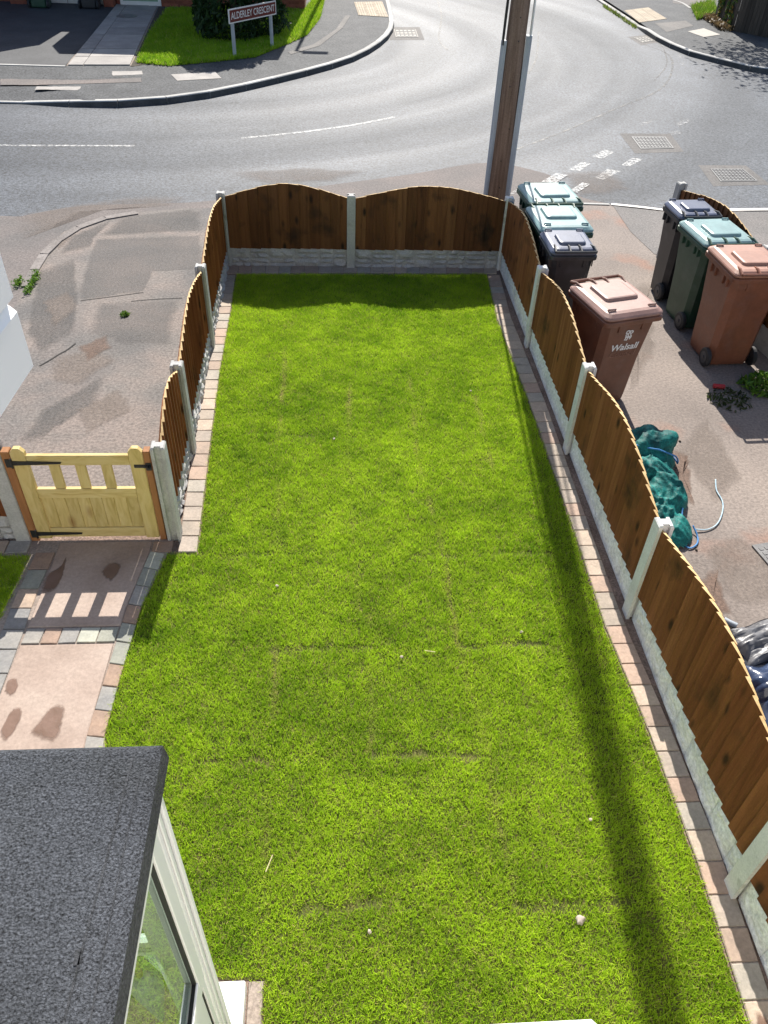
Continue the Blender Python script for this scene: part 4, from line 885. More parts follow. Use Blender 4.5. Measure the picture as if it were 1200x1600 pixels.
def heap(label, name, bumps, folds, m, seed, group, n=70):
    """slack netting thrown over itself: rounded humps with sharp-crested folds running between them"""
    xs_ = [b_[0] for b_ in bumps]; ys_ = [b_[1] for b_ in bumps]; x0, x1 = min(xs_)-.34, max(xs_)+.34; y0, y1 = min(ys_)-.38, max(ys_)+.38
    X, Y = np.meshgrid(np.linspace(x0, x1, n), np.linspace(y0, y1, int(n*(y1-y0)/(x1-x0)))); H_ = np.zeros_like(X)
    for (bx_, by_, sx, sy, h) in bumps: H_ = np.maximum(H_, h*(np.clip(1.15-((X-bx_)/sx)**2-((Y-by_)/sy)**2, 0, None))**.55)
    wx = X+.10*(vnoise(X, Y, .16, seed)-.5)*2; wy = Y+.10*(vnoise(X, Y, .19, seed+1)-.5)*2; Fd = np.zeros_like(X)
    for a, f, k in folds: Fd += k*(1-np.abs(np.sin((wx*math.cos(a)+wy*math.sin(a))*f)))**2.2
    Z = H_*(.80+.5*vnoise(X, Y, .13, seed+2))+Fd*np.clip(H_*9, 0, 1)-.012
    j, i = Z.shape; ok = Z > -.005; idx = -np.ones(Z.shape, int); b = MB(); vs_ = []
    for q in range(j):
        for p in range(i):
            if ok[q, p]: idx[q, p] = len(vs_); vs_.append((X[q, p], Y[q, p], max(.001, Z[q, p])))
    fs_ = []
    for q in range(j-1):
        for p in range(i-1):
            c4 = [idx[q, p], idx[q, p+1], idx[q+1, p+1], idx[q+1, p]]
            if min(c4) >= 0: fs_.append(tuple(c4))
    b.add(vs_, fs_); return tag(b.build(name, m, smooth=True), label, 'mesh bag', group)
heap('slack crumpled teal mesh bag spilling along the fence at the near end of the heap', 'mesh_bag', [(2.66, 5.10, .30, .20, .19), (2.74, 4.88, .22, .24, .17), (2.60, 4.72, .22, .30, .15), (2.70, 4.50, .17, .22, .10), (2.62, 4.36, .10, .14, .05)], [(.5, 26, .020), (1.3, 19, .026), (-.4, 34, .013), (2.2, 44, .008)], 'net', 17, 'teal mesh bags heaped by the fence')
lump('pale pink plastic scrap tucked between fence and teal bags', 'plastic scrap', 'plastic_scrap', (2.46, 5.35), (.07, .12, .16), 'pink_plastic', 14, .2, .2, sub=3)
lump('small white plastic scrap beside the pink scrap by the fence', 'plastic scrap', 'plastic_scrap', (2.44, 5.12), (.07, .07, .08), 'white_plastic', 15, .2, .2, sub=3)
def rope(label, pts, r, m):
    b = MB(); ln = smooth_line([(p[0], p[1]) for p in pts], 8); zs = np.interp(np.linspace(0, 1, len(ln)), np.linspace(0, 1, len(pts)), [p[2] for p in pts])
    b.tube([(x, y, z) for (x, y), z in zip(ln, zs)], r, 6); o = b.build('rope', m, smooth=True); return tag(o, label, 'rope')
def at(p, z): return (p[0], p[1], z)
rope('pale blue rope curling away across the sandy drive', [at((3.316, 5.110), .02), at((3.275, 4.972), .012), at((3.271, 4.829), .012), at((3.217, 4.691), .012), at((3.120, 4.550), .012), at((3.014, 4.483), .012), at((2.905, 4.477), .02)], .006, 'rope')
rope('bright blue rope loop lying at the near end of the teal bags', [at((2.850, 4.672), .08), at((2.794, 4.479), .012), at((2.758, 4.345), .012), at((2.784, 4.271), .012), at((2.862, 4.314), .012), at((2.899, 4.402), .012), at((2.884, 4.492), .05)], .007, 'rope_blue')
rope('blue drawstring tied round the back teal bag', [at((2.50, 5.36), .26), at((2.62, 5.28), .262), at((2.80, 5.26), .235), at((2.97, 5.26), .16), at((3.03, 5.30), .05), at((3.04, 5.45), .02), at((3.0, 5.52), .06)], .007, 'rope_blue')
def crumple(name, label, cx, cy, w, d, h, m, seed, rz=0, n=26):
    r = np.random.default_rng(seed); b = MB(); g = []
    ks = r.normal(0, 1, (12, 2))*np.array([5, 13]); ph = r.uniform(0, 6.28, 12)
    for j in range(n+1):
        for i in range(n+1):
            u, v = i/n-.5, j/n-.5; s = sum(abs(math.sin(k[0]*u+k[1]*v+f)) for k, f in zip(ks, ph))/12
            e = max(0, 1-(2*max(abs(u), abs(v)))**6)
            g.append((u*w*(1+.1*math.sin(9*v)), v*d*(1+.1*math.sin(8*u)), .006+h*e*(.25+1.1*(1-s))))
    b.add(g, [(j*(n+1)+i, j*(n+1)+i+1, (j+1)*(n+1)+i+1, (j+1)*(n+1)+i) for j in range(n) for i in range(n)])
    o = b.build(name, m, smooth=True); o.location = (cx, cy, .002); o.rotation_euler = (0, 0, rz); tag(o, label, 'plastic sheet'); return o
crumple('plastic_sheet', 'crumpled silver-grey sheet lying on the drive by the near end of the fence', 2.98, 3.30, .55, .34, .16, 'silver_sheet', 3, .25)
crumple('plastic_sheet', 'glossy dark blue polythene bundle below the silver sheet by the fence', 2.92, 2.88, .50, .50, .20, 'blue_sheet', 5, .1)
crumple('plastic_sheet', 'black polythene sheet spread between the silver sheet and blue bundle', 3.0, 3.08, .80, .85, .06, 'black_sheet', 6, .0)
rope('short grey pipe end beside the silver sheet', [at((2.77, 3.52), .03), at((2.80, 3.49), .03), at((2.84, 3.46), .03)], .022, 'galv')['category'] = 'pipe'
b = MB(); b.tube([(-.055, 0, .024), (.055, .0, .024)], .024, 12); b.tube([(.055, 0, .024), (.06, 0, .024)], .018, 12); o = b.build('plastic_tube', 'red', smooth=False); o.location = ((3.915, 6.597)[0], (3.915, 6.597)[1], .002); o.rotation_euler = (0, 0, -.15); tag(o, 'short red plastic tube on the shaded drive near the rust bin', 'tube')
b = MB(); b.box(0, .30, 0, .36, .001, .014)
for i in range(5):
    for j in range(6): b.box(.03+i*.05, .06+i*.05, .03+j*.052, .06+j*.052, .014, .018)
o = b.build('drain_cover', 'iron_cover'); o.location = ((3.211, 3.971)[0]+.165, (3.211, 3.971)[1]-.03, .001); o.rotation_euler = (0, 0, .2); tag(o, 'small worn drain cover in the sandy drive at the right edge', 'drain cover')
for i, (x, y, s) in enumerate([((2.261, 3.844)[0], (2.261, 3.844)[1], .018), ((2.428, 4.192)[0], (2.428, 4.192)[1], .010), ((2.841, 4.256)[0], (2.841, 4.256)[1], .010), ((3.201, 5.692)[0], (3.201, 5.692)[1], .010), ((2.791, 3.446)[0], (2.791, 3.446)[1], .012), ((2.443, 3.952)[0], (2.443, 3.952)[1], .010)]):
    bb = lump('', 'stone', 'stone', (x, y), (s*1.3, s, s*.8), 'dark_soil', 30+i, i, .2, sub=2); tag(bb, 'small dark lump of earth on the sandy drive', 'stone', 'crumbs of earth on the sandy drive')
def weeds(name, label, cx, cy, r0, h, n, c0, c1, seed, ln=.03):
    def f(r, n):
        a = r.uniform(0, 6.28, n); q = r0*np.sqrt(r.random(n)); z = h*r.random(n)*(1-(q/r0)**2*.8)
        return np.stack([cx+q*np.cos(a), cy+q*np.sin(a), .01+z], 1)
    V, c = leaf_cloud(n, f, ln, c0, c1, seed, .8); return tag(put(name, np_mesh(name, V, 4, c, 'leaf')), label, 'weed')
weeds('weed_clump', 'bright green weeds at the foot of the neighbour fence', 4.36, 6.60, .20, .17, 300, (.05, .14, .015), (.14, .26, .03), 1, .03)
weeds('weed_clump', 'dull trailing weeds on the shaded drive near the red tube', 3.95, 6.38, .22, .04, 160, (.03, .05, .015), (.07, .09, .03), 2, .022)
def weed_line(label, line, w, h, n, seed):
    P = np.array(smooth_line(line, 6))
    def f(r, n):
        i = r.integers(0, len(P), n); k = vnoise(P[i, 0]*3, P[i, 1]*3, .5, seed) > .33
        return (np.stack([P[i, 0]+r.normal(0, w, n), P[i, 1]+r.normal(0, w, n)+r.uniform(-.06, .06, n), .008+h*r.random(n)**1.5], 1))[k]
    V, c = leaf_cloud(n, f, .016, (.06, .15, .015), (.17, .30, .03), seed, .7); return tag(put('weed_clump', np_mesh('weed_clump', V, 4, c, 'leaf')), label, 'weed')
weed_line('thin strip of weeds along the outer side of the left kerb by the open window', [(-3.671, 8.771), (-3.720, 9.148), (-3.731, 9.457)], .025, .05, 420, 3)
weed_line('thin strip of weeds along the inner side of the left kerb by the open window', [(-3.510, 8.610), (-3.524, 8.926), (-3.574, 9.387)], .022, .05, 420, 4)
c_ = (-2.312, 8.069); weeds('weed_clump', 'small weed alone in the middle of the left drive', c_[0], c_[1], .05, .03, 60, (.07, .15, .02), (.16, .26, .03), 9, .018)

# stones and a straw on the lawn
def pebble(label, p, s, seed): o = lump(label, 'pebble', 'pebble', p, (s*1.2, s, s*.8), 'pebble', seed, seed, .1, sub=3); o.location.z = .028; return o
pebble('large pale pebble lying on the near right part of the lawn', (1.238, 1.538), .022, 51)
for i, (p, lab) in enumerate((((1.428, 2.074), 'tiny pale stone chip at the right side of the lawn, close to the pole shadow'), ((0.155, 1.529), 'tiny pale stone chip lowest on the lawn, left of the large pebble'), ((0.437, 3.246), 'tiny pale stone chip beside the straw in the middle of the lawn'), ((1.288, 3.441), 'tiny pale stone chip left of the shadow band halfway down the lawn'), ((-0.002, 5.708), 'tiny pale stone chip near the centre of the far lawn'), ((1.350, 6.498), 'tiny pale stone chip highest on the lawn, towards the right fence'), ((-0.426, 3.912), 'tiny pale stone chip on the left of the lawn, level with the path'))):
    o = pebble(lab, p, .010, 60+i); o['group'] = 'stone chips on the lawn'
b = MB(); p0, p1 = (-0.381, 1.843), (-0.349, 1.927); b.tube([(*p0, .045), (*p1, .055)], .003, 5); tag(b.build('straw', 'straw'), 'single dry straw lying on the near left lawn', 'straw')
b = MB(); p0, p1 = (0.596, 3.285), (0.664, 3.267); b.tube([(*p0, .045), (*p1, .050)], .003, 5); tag(b.build('straw', 'straw'), 'single dry straw lying on the middle of the lawn', 'straw')

# ================================================================== PORCH AT LOWER LEFT
PX, PY = -.462, 1.055
po = thing('porch', 'white framed porch with dark felt flat roof below the window', 'porch', (PX, PY, 0))
def PL(b, name, m, parent=po, **k): return b.build(name, m, parent, **k)
# roof in local coordinates (x<0 into the porch, y<0 towards the house)
rx, ry, rz_ = .018, .085, 2.45
b = MB(); o1 = .030
b.loft([[(-3.2, -1.1, rz_-.11), (rx, -1.1, rz_-.11), (rx, ry, rz_-.11), (-3.2, ry-.02, rz_-.11)], [(-3.2, -1.1, rz_-.02), (rx, -1.1, rz_-.02), (rx, ry-.02, rz_-.02), (-3.2, ry-.02, rz_-.02)]], cap1=False, mi=1)
N_ = 22
b.loft([[(-3.2, -1.1, rz_-.02), (rx, -1.1, rz_-.02), (rx, ry-.02, rz_-.02), (-3.2, ry-.02, rz_-.02)], [(-3.2, -1.1, rz_-.004), (rx-o1*.5, -1.1, rz_-.004), (rx-o1*.5, ry-.02-o1*.5, rz_-.004), (-3.2, ry-.02-o1*.5, rz_-.004)], [(-3.2, -1.1, rz_), (rx-o1, -1.1, rz_), (rx-o1, ry-.02-o1, rz_), (-3.2, ry-.02-o1, rz_)]], cap0=False)
rf = PL(b, 'flat_roof', ['felt', 'felt_edge'])
b = MB()
def lap(pts, z=rz_+.0025, w=.006):
    l = smooth_line(pts, 6); a = offset_line(l, w/2); c = offset_line(l, -w/2); n = len(l)
    b.add([(*p, z) for p in a]+[(*p, z) for p in c], [(i, n+i, n+i+1, i+1) for i in range(n-1)])
lap([(-.045, ry-.06), (-.055, -.2), (-.07, -.5), (-.08, -.9)], w=.005); lap([(-.50, ry-.06), (-.505, -.3), (-.50, -.9)], w=.004); lap([(-.02, -.02), (-.022, -.4), (-.02, -.9)], w=.003); lap([(-.075, -.42), (-.072, -.45)], w=.012)
b.build('felt_lap', 'felt_edge', rf)
# side frame, facing +x: corner post, mullions, glass, lower panel
H = rz_-.11; zg = 1.33; d = 1.05
b = MB()
b.box(-.07, 0, -.075, 0, 0, H)                      # corner post
b.box(.0005, .012, -.030, -.008, 0, H-.001); b.box(.0005, .007, -.060, -.040, 0, H-.001)
b.box(-.06, -.004, -.97, -.075, 0, .06); b.box(-.06, -.004, -.97, -.075, H-.05, H); b.box(-.06, -.004, -d, -.97, 0, H); b.box(-.061, -.003, -.97, -.075, zg-.125, zg-.055)
PL(b, 'side_frame', 'upvc', bevel=.003)
b = MB()                                              # opening sash round the glass
b.box(-.050, -.001, -.135, -.077, zg-.052, H-.052); b.box(-.050, -.001, -.968, -.135, zg-.052, zg); b.box(-.050, -.001, -.968, -.135, H-.10, H-.052); b.box(-.050, -.001, -.968, -.91, zg, H-.10)
sash = PL(b, 'window_sash', 'upvc', bevel=.003)
b = MB(); b.box(-.020, -.008, -.144, -.1355, zg+.0005, H-.1005); b.build('window_gasket', 'gasket', sash)
b = MB(); b.box(-.020, -.008, -.9095, -.1445, zg+.0005, zg+.009); b.build('window_gasket', 'gasket', sash)
b = MB(); b.box(-.030, -.024, -.91, -.1355, zg+.001, H-.101); b.build('window_pane', 'glass', sash)
b = MB(); b.box(-.035, -.015, -.94, -.11, .10, zg-.16); lpn = PL(b, 'lower_panel', 'upvc', bevel=.003)
b = MB(); b.box(-.034, -.012, -.110, -.103, .09, zg-.15); b.build('panel_gasket', 'gasket', lpn)
b = MB(); b.box(-.034, -.012, -.947, -.94, .09, zg-.15); b.build('panel_gasket', 'gasket', lpn)
b = MB(); b.box(-.05, -.006, -.103, -.0755, .06, zg-.126); b.build('panel_bead', 'upvc', lpn)
b = MB(); b.box(-.05, -.006, -.9695, -.947, .06, zg-.126); b.build('panel_bead', 'upvc', lpn)
# front (facing the garden path): frame, door leaf
b = MB()
for x0, x1 in ((-2.6, -2.53), (-1.45, -1.38), (-.14, -.0705)): b.box(x0, x1, -.062, -.002, 0, H)
b.box(-2.53, -.14, -.06, -.003, H-.06, H); b.box(-2.53, -.14, -.06, -.003, 0, .06); b.box(-2.53, -1.45, -.06, -.003, .9, .96)
PL(b, 'front_frame', 'upvc', bevel=.003)
b = MB(); b.box(-1.36, -1.27, -.045, -.015, .065, H-.065); b.box(-.16, -.142, -.045, -.015, .065, H-.065); b.box(-1.27, -.16, -.045, -.015, .065, .30); b.box(-1.27, -.16, -.045, -.015, H-.16, H-.065); b.box(-1.27, -.16, -.045, -.015, 1.33, 1.36); b.box(-1.27, -.16, -.045, -.015, 1.375, 1.385); b.box(-1.27, -.16, -.035, -.025, 1.36, 1.375); b.box(-1.27, -.16, -.045, -.015, 1.40, 1.44); b.box(-1.27, -.16, -.035, -.025, 1.385, 1.40); dr = PL(b, 'porch_door', 'upvc')
for z0, z1 in ((.30, 1.33), (1.44, H-.16)):
    b = MB(); b.box(-1.27, -.16, -.033, -.027, z0, z1); b.build('window_pane', 'glass', dr)
b = MB(); b.box(-1.31, -1.28, -.014, .03, 1.0, 1.03); b.tube([(-1.285, .03, 1.015), (-1.18, .03, 1.015)], .009); b.build('door_handle', 'galv', dr)
b = MB(); b.box(-2.52, -1.46, -.036, -.03, .961, H-.061); PL(b, 'window_pane', 'glass')
b = MB(); b.box(-2.6, -.1, -1.06, -.08, -.02, .012); PL(b, 'porch_floor', 'room')
b = MB(); b.box(-2.68, -2.6, -1.06, -.002, 0, H); PL(b, 'side_wall', 'brick')
def through(name, label, cat, b, m, **k): o = b.build(name, m, **k); tag(o, label, cat)
b = MB(); b.loft([[(-.195+r_*math.cos(a), -.105+.6*r_*math.sin(a)*(1+.25*math.sin(3*a)), z) for a in [2*math.pi*i/16 for i in range(16)]] for z, r_ in ((.86, .010), (.95, .022), (1.08, .042), (1.20, .060), (1.28, .058), (1.325, .035), (1.335, .012))])
b = b.build('white_form', 'white_plastic', smooth=True); b.location = (PX, PY, 0); tag(b, 'white cloth hanging inside the porch, seen through its side glass', 'form')  # white tapered form added behind the side glass
b = MB(); b.tube([(-.195, -.105, 1.33), (-.205, -.09, 1.42), (-.185, -.07, 1.62)], .012, 6); b = b.build('cane', 'straw'); b.location = (PX, PY, 0); tag(b, 'yellow cane standing above the white cloth inside the porch', 'cane')
# step in front of the corner
b = MB(); b.box(-.60, -.44, 1.075, 1.31, .012, .11); tag(b.build('door_step', 'upvc', bevel=.006), 'white plastic step block on the lawn edge at the porch corner', 'step')
b = MB(); b.loft([[(-.435, .9, .010), (-.36, .9, .010), (-.36, 1.335, .010), (-.435, 1.335, .010)], [(-.43, .9, .022), (-.365, .9, .022), (-.365, 1.33, .022), (-.43, 1.33, .022)]]); tag(b.build('concrete_strip', 'mortar'), 'rough concrete strip beside the white step at the lawn edge', 'paving')

# ================================================================== HOUSE WALL AND OPEN WINDOW NEAR THE CAMERA
hw = thing('house_wall', 'house wall, made pale to lighten the porch, below the upstairs window, seen only at its white sill', 'house', (0, 0, 0))
b = MB(); b.box(-6, 6, -.25, -.02, -.03, 3.60); b.build('wall', 'bounce_wall', hw)  # unseen wall, made pale so it bounces light onto the porch frame
b = MB(); sx1 = 0.133; b.box(-.9, sx1, -.25, .12, 3.70, 3.766); b.build('window_sill', 'upvc', hw, bevel=.004)
cz0 = 3.86; cc = (-0.250, 0.590)
cs = thing('casement_window', 'open white casement window swung out at the left edge', 'window', (cc[0], cc[1], cz0)); 
hx, hy = (-0.255, 0.502); ang = math.atan2(hy-cc[1], hx-cc[0]); Lc = .62; Hc = .95
ca, sa = math.cos(ang), math.sin(ang); fw = .062
Tc = lambda P: (P[0]*ca-P[1]*sa, P[0]*sa+P[1]*ca, P[2])
b = MB(); b.box(0, fw, -.06, 0, fw, Hc-fw, T=Tc); b.box(Lc-fw, Lc, -.06, 0, fw, Hc-fw, T=Tc); b.box(0, Lc, -.0595, -.0005, 0, fw-.0005, T=Tc); b.box(0, Lc, -.0595, -.0005, Hc-fw+.0005, Hc, T=Tc)
b.build('casement_frame', 'upvc', cs, bevel=.006)
b = MB(); b.box(fw+.0005, fw+.012, -.05, -.006, fw+.0005, Hc-fw-.0005, T=Tc); b.box(fw+.012, Lc-fw, -.05, -.006, fw+.0005, fw+.012, T=Tc); b.build('glazing_bead', 'upvc', cs)
b = MB(); b.box(fw+.0125, Lc-fw-.001, -.034, -.022, fw+.0125, Hc-fw-.001, T=Tc); b.build('window_pane', 'glass', cs)

# ================================================================== ACROSS THE ROAD
sgA = Vector((-2.145, 20.139)); sgB = Vector((-1.366, 21.206)); sd_ = (sgB-sgA); sl = sd_.length; sang = math.atan2(sd_.y, sd_.x)
sg = thing('street_sign', 'maroon street name sign on two grey posts before the dark bush', 'street sign', (*sgA, .09), sang)
b = MB(); zs0, zs1 = 0.759-.09, 1.033-.09
x0, x1 = -.14, sl+.16
b.box(x0, x1, -.02, .0, zs0, zs1); sp1 = b.build('sign_plate', 'white_paint', sg)
b = MB(); b.box(x0+.028, x1-.028, -.0235, -.0205, zs0+.024, zs1-.024); b.build('sign_face', 'sign_maroon', sg)
me = text_mesh('ALDERLEY CRESCENT', .185, .001, 0, .0012, .98); me.materials.append(M['white_paint'])
xs = [v.co.x for v in me.vertices]; k_ = (x1-x0-.13)/(max(xs)-min(xs)); o = put('lettering', me, sg); o.location = ((x0+x1)/2, -.026, (zs0+zs1)/2-.004); o.rotation_euler = (R(90), 0, 0); o.scale = (k_, 1.0, 1)
for u in (0, sl):
    b = MB(); b.box(u-.032, u+.032, .0005, .05, -.1, zs1-.05); b.build('sign_post', 'sign_post', sg)
# far lawns
far_lawn_poly = [(-4.201, 19.361), (-3.484, 19.153), (-2.644, 19.596), (-1.703, 20.191), (-1.036, 21.662), (-0.595, 22.744), (-0.291, 25.023), (-0.181, 28.017), (-.3, 29.5), (-.75, 26.0), (-3.532, 25.987), (-4.494, 25.539), (-4.431, 22.364)]
sheet('far_lawn_bed', far_lawn_poly, .094, 'turf_base')
grass('far_lawn', far_lawn_poly, 60000, h=(.05, .09), w=.016, z=.095, seed=12, base=((.13, .30, .012), (.40, .58, .03)))
grass('verge_grass', [(11.480, 28.638), (12.519, 29.726), (11.899, 27.640), (10.905, 26.580)], 7000, h=(.08, .16), w=.02, z=.09, seed=14, base=((.10, .22, .015), (.2, .3, .03)))
grass('verge_grass', [(8.816, 29.185), (8.819, 25.694), (8.708, 25.450), (8.712, 29.109)], 420, h=(.03, .09), w=.02, z=-.01, seed=15, base=((.10, .17, .02), (.2, .24, .04)))
# bush behind the sign
bu = thing('conifer_bush', 'tall dark green conifer bush behind the street sign', 'bush', (-2.35, 22.4, .09))
def bush_pts(r, n):
    a = r.uniform(0, 6.28, n); z = 2.6*r.random(n)**.9; rad = (1.0+.18*np.sin(3*a+1)+.12*np.sin(5*a+4*z))*np.clip(1.05-.1*z, .2, 1.2)*np.clip(.72+z, 0, 1)
    q = rad*np.sqrt(.55+.45*r.random(n)); k = vnoise(a*1.2*rad, z, .22, 21) > .28
    return np.stack([q*np.cos(a)*1.05, q*np.sin(a)*.9, z], 1)[k]
V, c = leaf_cloud(16000, bush_pts, .05, (.012, .035, .010), (.04, .085, .022), 5, 1.0, 1.8); put('foliage', np_mesh('foliage', V, 4, c, 'leaf'), bu)
b = MB(); b.tube([(0, 0, 0), (.02, 0, 1.0), (0, .02, 2.4)], .09, 8, r1=.03)
for k in range(5): b.tube([(0, 0, .3+.3*k), (.5*math.cos(k*2.3), .5*math.sin(k*2.3), .8+.3*k)], .03, 6, r1=.012)
b.build('trunk', 'bark', bu)
# house opposite with garages
def house(name, label, outline, y0, depth, parts):
    t = thing(name, label, 'house', (outline[0][0], y0, 0)); x_ = outline[0][0]
    b = MB(); b.loft([[(x-x_, 0, z) for x, z in outline], [(x-x_, depth, z) for x, z in outline]]); b.build('wall', 'brick', t); return t
def bricks(t, x0, x1, y, z0, z1, gap=()):
    pass
h1 = house('brick_house', 'red brick house across the road behind the conifer bush', [(-5.95, 0), (-5.95, 4.75), (-5.55, 5.4), (-3.1, 5.42), (-1.85, 6.55), (-1.2, 5.45), (-.72, 5.4), (-.72, 0)], 26.1, 8, None)
b = MB(); b.box(.10, 1.22, -.05, .04, .10, .20); b.build('door_sill', 'white_paint', h1)
b = MB(); b.box(.18, 1.14, -.015, .02, .2, 2.2); dd_ = b.build('door', plastic('green_door', (.20, .34, .20), .4), h1)
b = MB(); b.box(.10, .18, -.03, .02, .2, 2.3); b.box(1.14, 1.22, -.03, .02, .2, 2.3); b.box(.18, 1.14, -.03, .02, 2.2, 2.3); b.build('door_frame', 'white_paint', h1)
b = MB(); b.box(1.6, 1.83, -.004, .01, .32, .39); b.build('air_brick', 'brick', h1)
# visible courses of the low wall as bricks
def courses(t, x0, x1, y, z0, n, seed):
    r = random.Random(seed)
    for k in range(n):
        x = x0-(.11 if k % 2 else 0); z = z0+k*.075
        while x < x1:
            a, c = max(x, x0)+.004, min(x+.215, x1)-.004
            if c-a > .03:
                b = MB(); dy = r.uniform(0, .004); b.box(a, c, y-.014-dy, y, z+.004, z+.071); b.build('brick', M['brick_piece'], t)
            x += .225
M['brick_piece'] = mat('brick_piece', [(.23, .07, .04), (.33, .115, .07)], 8, .85, speck=.2, rand=.25)
courses(h1, 1.25, 5.2, -.002, .09, 7, 1)
h2 = house('brick_house', 'red brick house with white garage doors at the far left', [(-15, 0), (-15, 5.4), (-6.85, 5.4), (-6.45, 4.9), (-6.25, 4.7), (-6.25, 0)], 26.1, 8, None)
gd = -15
for x0, x1 in ((-8.28, -7.30), (-7.28, -6.28)):
    b = MB(); b.box(x0-gd, x1-gd, -.05, -.004, .10, 2.1); g_ = b.build('garage_door', 'white_paint', h2)
    for k in range(7):
        u = x0-gd+.06+k*.13; b = MB(); b.box(u, u+.115, -.058, -.051, .14, 2.05); b.build('door_board', 'white_paint', g_)
for x0, x1 in ((-8.75, -8.32), (-6.24+.0, -5.98)):
    b = MB(); b.box(x0-gd, x1-gd, -.35, -.004, 0, 2.3); b.build('brick_pier', 'brick', h2)
b = MB(); b.box(-15, -8.9, 24.6, 24.75, .0, .55); tag(b.build('garden_wall', 'brick'), 'low red brick wall beside the far left garage', 'wall')
b = MB(); b.box(-6.25, -5.95, 26.3, 33, 0, 3.55); tag(b.build('link_wall', 'brick'), 'brick link wall between the two houses opposite', 'wall')
# street lamp whose shadow crosses the verge
lt = thing('street_lamp', 'tall grey street lamp on the far pavement, known by its shadow', 'street lamp', (-.12, 30.0, .09))
b = MB(); b.tube([(0, 0, 0), (0, 0, 1.2)], .085, 10); b.tube([(0, 0, 1.2), (0, 0, 7.9)], .06, 10, r1=.045); b.build('lamp_post', 'sign_post', lt)
b = MB(); b.tube([(0, 0, 7.85), (.10, 0, 7.93), (.5, 0, 7.95)], .035, 8); b.box(.15, .75, -.1, .1, 7.92, 8.02); b.build('lamp_head', 'sign_post', lt)
# fence and tree at the far right
of = thing('old_fence', 'dark weathered close-boarded fence overgrown with ivy at top right', 'fence', (*(11.589, 26.982), .09))
fA = Vector((11.627, 27.188)); fB = Vector((11.450, 25.268)); fC = Vector((12.359, 24.195))
for (p, q) in ((fA, fB), (fB, fC)):
    p = p-fA; q = q-fA; t = (q-p).normalized(); n = Vector((t.y, -t.x)); L_ = (q-p).length; k = int(L_/.105)
    b = MB(); b.box(0, L_, .002, .04, .4, .46, T=lambda P: (p.x+t.x*P[0]-n.x*P[1], p.y+t.y*P[0]-n.y*P[1], P[2])); b.box(0, L_, .002, .04, 1.4, 1.46, T=lambda P: (p.x+t.x*P[0]-n.x*P[1], p.y+t.y*P[0]-n.y*P[1], P[2])); b.build('fence_rail', 'fence_old', of)
    for i in range(k):
        b = MB(); u = i*.105; b.box(u, u+.098, -.02-random.uniform(0, .008), 0, 0, 1.75+random.uniform(-.02, .02), T=lambda P: (p.x+t.x*P[0]-n.x*P[1], p.y+t.y*P[0]-n.y*P[1], P[2])); b.build('fence_board', 'fence_old', of)
def ivy_pts(r, n):
    u = r.random(n); P0 = np.array([*(fA+(fB-fA)*.1)]); P1 = np.array([*(fA+(fB-fA)*.95)]); xy = P0*(1-u[:, None])+P1*u[:, None]
    z = .1+1.5*r.random(n); nrm = np.array([-.6, -.8]); o_ = r.uniform(.02, .28, n)*(.4+.6*vnoise(u*3, z, .4, 3))
    k = vnoise(u*3, z, .3, 7) > .35
    return np.stack([xy[:, 0]+nrm[0]*o_, xy[:, 1]+nrm[1]*o_, z], 1)[k]
V, c = leaf_cloud(2600, ivy_pts, .055, (.04, .10, .02), (.16, .22, .05), 8, .2, 1.0)
k = np.random.default_rng(1).random(len(c)) < .22; c[k] = np.array([.32, .19, .04]); tag(put('ivy', np_mesh('ivy', V, 4, c, 'leaf')), 'green and yellowing ivy hanging over the old fence at top right', 'ivy')
def litter_pts(r, n): 
    u = r.random(n); xy = np.array([*fA])*(1-u[:, None])+np.array([*fB])*u[:, None]
    return np.stack([xy[:, 0]-r.uniform(0, .45, n), xy[:, 1]-r.uniform(0, .4, n), .10+.12*r.random(n)], 1)
V, c = leaf_cloud(900, litter_pts, .05, (.12, .08, .04), (.24, .17, .08), 9, .1, 1.2); tag(put('dry_leaves', np_mesh('dry_leaves', V, 4, c, 'leaf')), kind='stuff')
tr = thing('broad_tree', 'broad tree behind the old fence casting dappled shade on the road', 'tree', (13.7, 29.0, 0))
b = MB(); b.tube([(0, 0, 0), (.1, 0, 2), (-.1, .1, 4), (-.4, -.6, 6.5)], .28, 10, r1=.10)
brn = []
for k in range(9):
    a = k*2.4; q = (2.3*math.cos(a)-.6, 1.9*math.sin(a)-1.0, 5.6+.5*(k % 4)); brn.append(q); b.tube([(-.05, 0, 3.2+.25*k), ((q[0])*.5, q[1]*.5, 4.6+.25*k), q], .09, 6, r1=.02)
b.build('trunk', 'bark', tr)
def crown(r, n):
    C = np.array(brn+[(-1.6, -1.8, 6.2), (.5, -1.6, 7), (-2.6, -1.5, 6.9), (1.8, -1.2, 6.4), (2.6, 0, 7.2)]); i = r.integers(0, len(C), n)
    return C[i]+r.normal(0, 1, (n, 3))*np.array([.55, .55, .42])
V, c = leaf_cloud(6500, crown, .085, (.035, .08, .015), (.08, .15, .03), 10, .2, 1.0); put('crown', np_mesh('crown', V, 4, c, 'leaf'), tr)
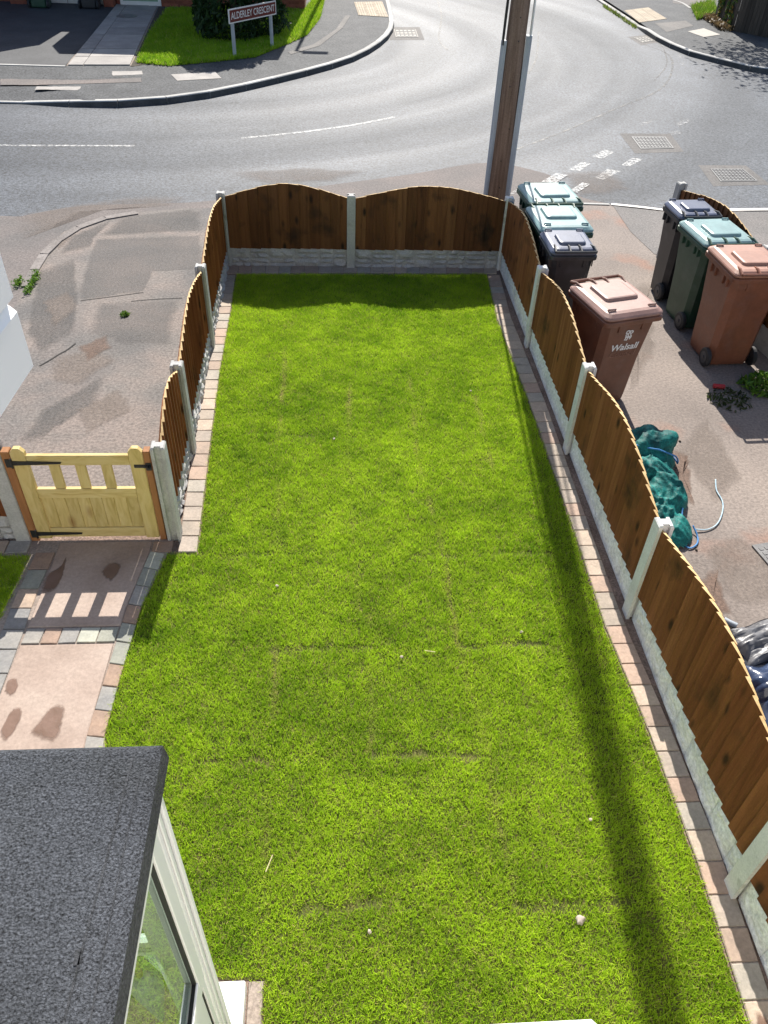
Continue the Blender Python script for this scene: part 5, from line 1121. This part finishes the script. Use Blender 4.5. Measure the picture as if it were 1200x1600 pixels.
# manhole covers in the road
def manhole(label, quad, n, m_):
    a, b_, c, d = [Vector(p) for p in quad]; o = (a+b_+c+d)/4
    t = thing('manhole_cover', label, 'manhole cover', (*o, -.0085), 0, 'iron covers set in the road')
    f = lambda u, v: (a+(b_-a)*u)*(1-v)+(d+(c-d)*u)*v-o
    m = MB(); q = [f(0, 0), f(1, 0), f(1, 1), f(0, 1)]; m.add([(*p, .001) for p in q], [(3, 2, 1, 0)] if (q[1]-q[0]).cross(q[2]-q[0]) < 0 else [(0, 1, 2, 3)]); m.build('cover_plate', 'iron_recess', t)
    m = MB()
    for i in range(n[0]):
        for j in range(n[1]):
            e = .16; s = [f((i+e)/n[0], (j+e)/n[1]), f((i+1-e)/n[0], (j+e)/n[1]), f((i+1-e)/n[0], (j+1-e)/n[1]), f((i+e)/n[0], (j+1-e)/n[1])]
            m.prism([tuple(p) for p in (s if (s[1]-s[0]).cross(s[2]-s[0]) > 0 else s[::-1])], .001, .007)
    st = m.build('raised_studs', m_, t)
    fr = MB()
    for (u0, u1, v0, v1) in ((-.05, 1.05, -.06, -.01), (-.05, 1.05, 1.01, 1.06), (-.05, -.01, -.01, 1.01), (1.01, 1.05, -.01, 1.01)):
        s = [f(u0, v0), f(u1, v0), f(u1, v1), f(u0, v1)]; fr.prism([tuple(p) for p in (s if (s[1]-s[0]).cross(s[2]-s[0]) > 0 else s[::-1])], -.001, .006)
    fr.build('cover_frame', m_, t)
    s = [f(-.35, -.4), f(1.3, -.4), f(1.3, 1.4), f(-.35, 1.4)]; fr = MB(); fr.add([(*p, -.0015) for p in s], [(0, 1, 2, 3)]); fr.build('tarmac_surround', 'patch_dark', t)
manhole('square iron cover at the give-way dashes in the side road', ((5.535, 14.482), (6.112, 14.556), (6.170, 15.164), (5.574, 15.122)), (9, 7), 'iron_cover')
manhole('square iron cover nearest the neighbour fence post in the side road', ((6.374, 12.844), (6.963, 12.905), (6.963, 13.439), (6.425, 13.408)), (9, 7), 'iron_cover')
manhole('pale rectangular cover beside the inner kerb of the bend', ((1.724, 23.458), (2.269, 23.535), (2.277, 24.449), (1.732, 24.368)), (5, 3), 'flag_pale')
manhole('pale gully cover under the right-hand kerb', ((8.363, 23.655), (8.775, 23.954), (8.714, 24.444), (8.321, 24.221)), (4, 3), 'flag_pale')
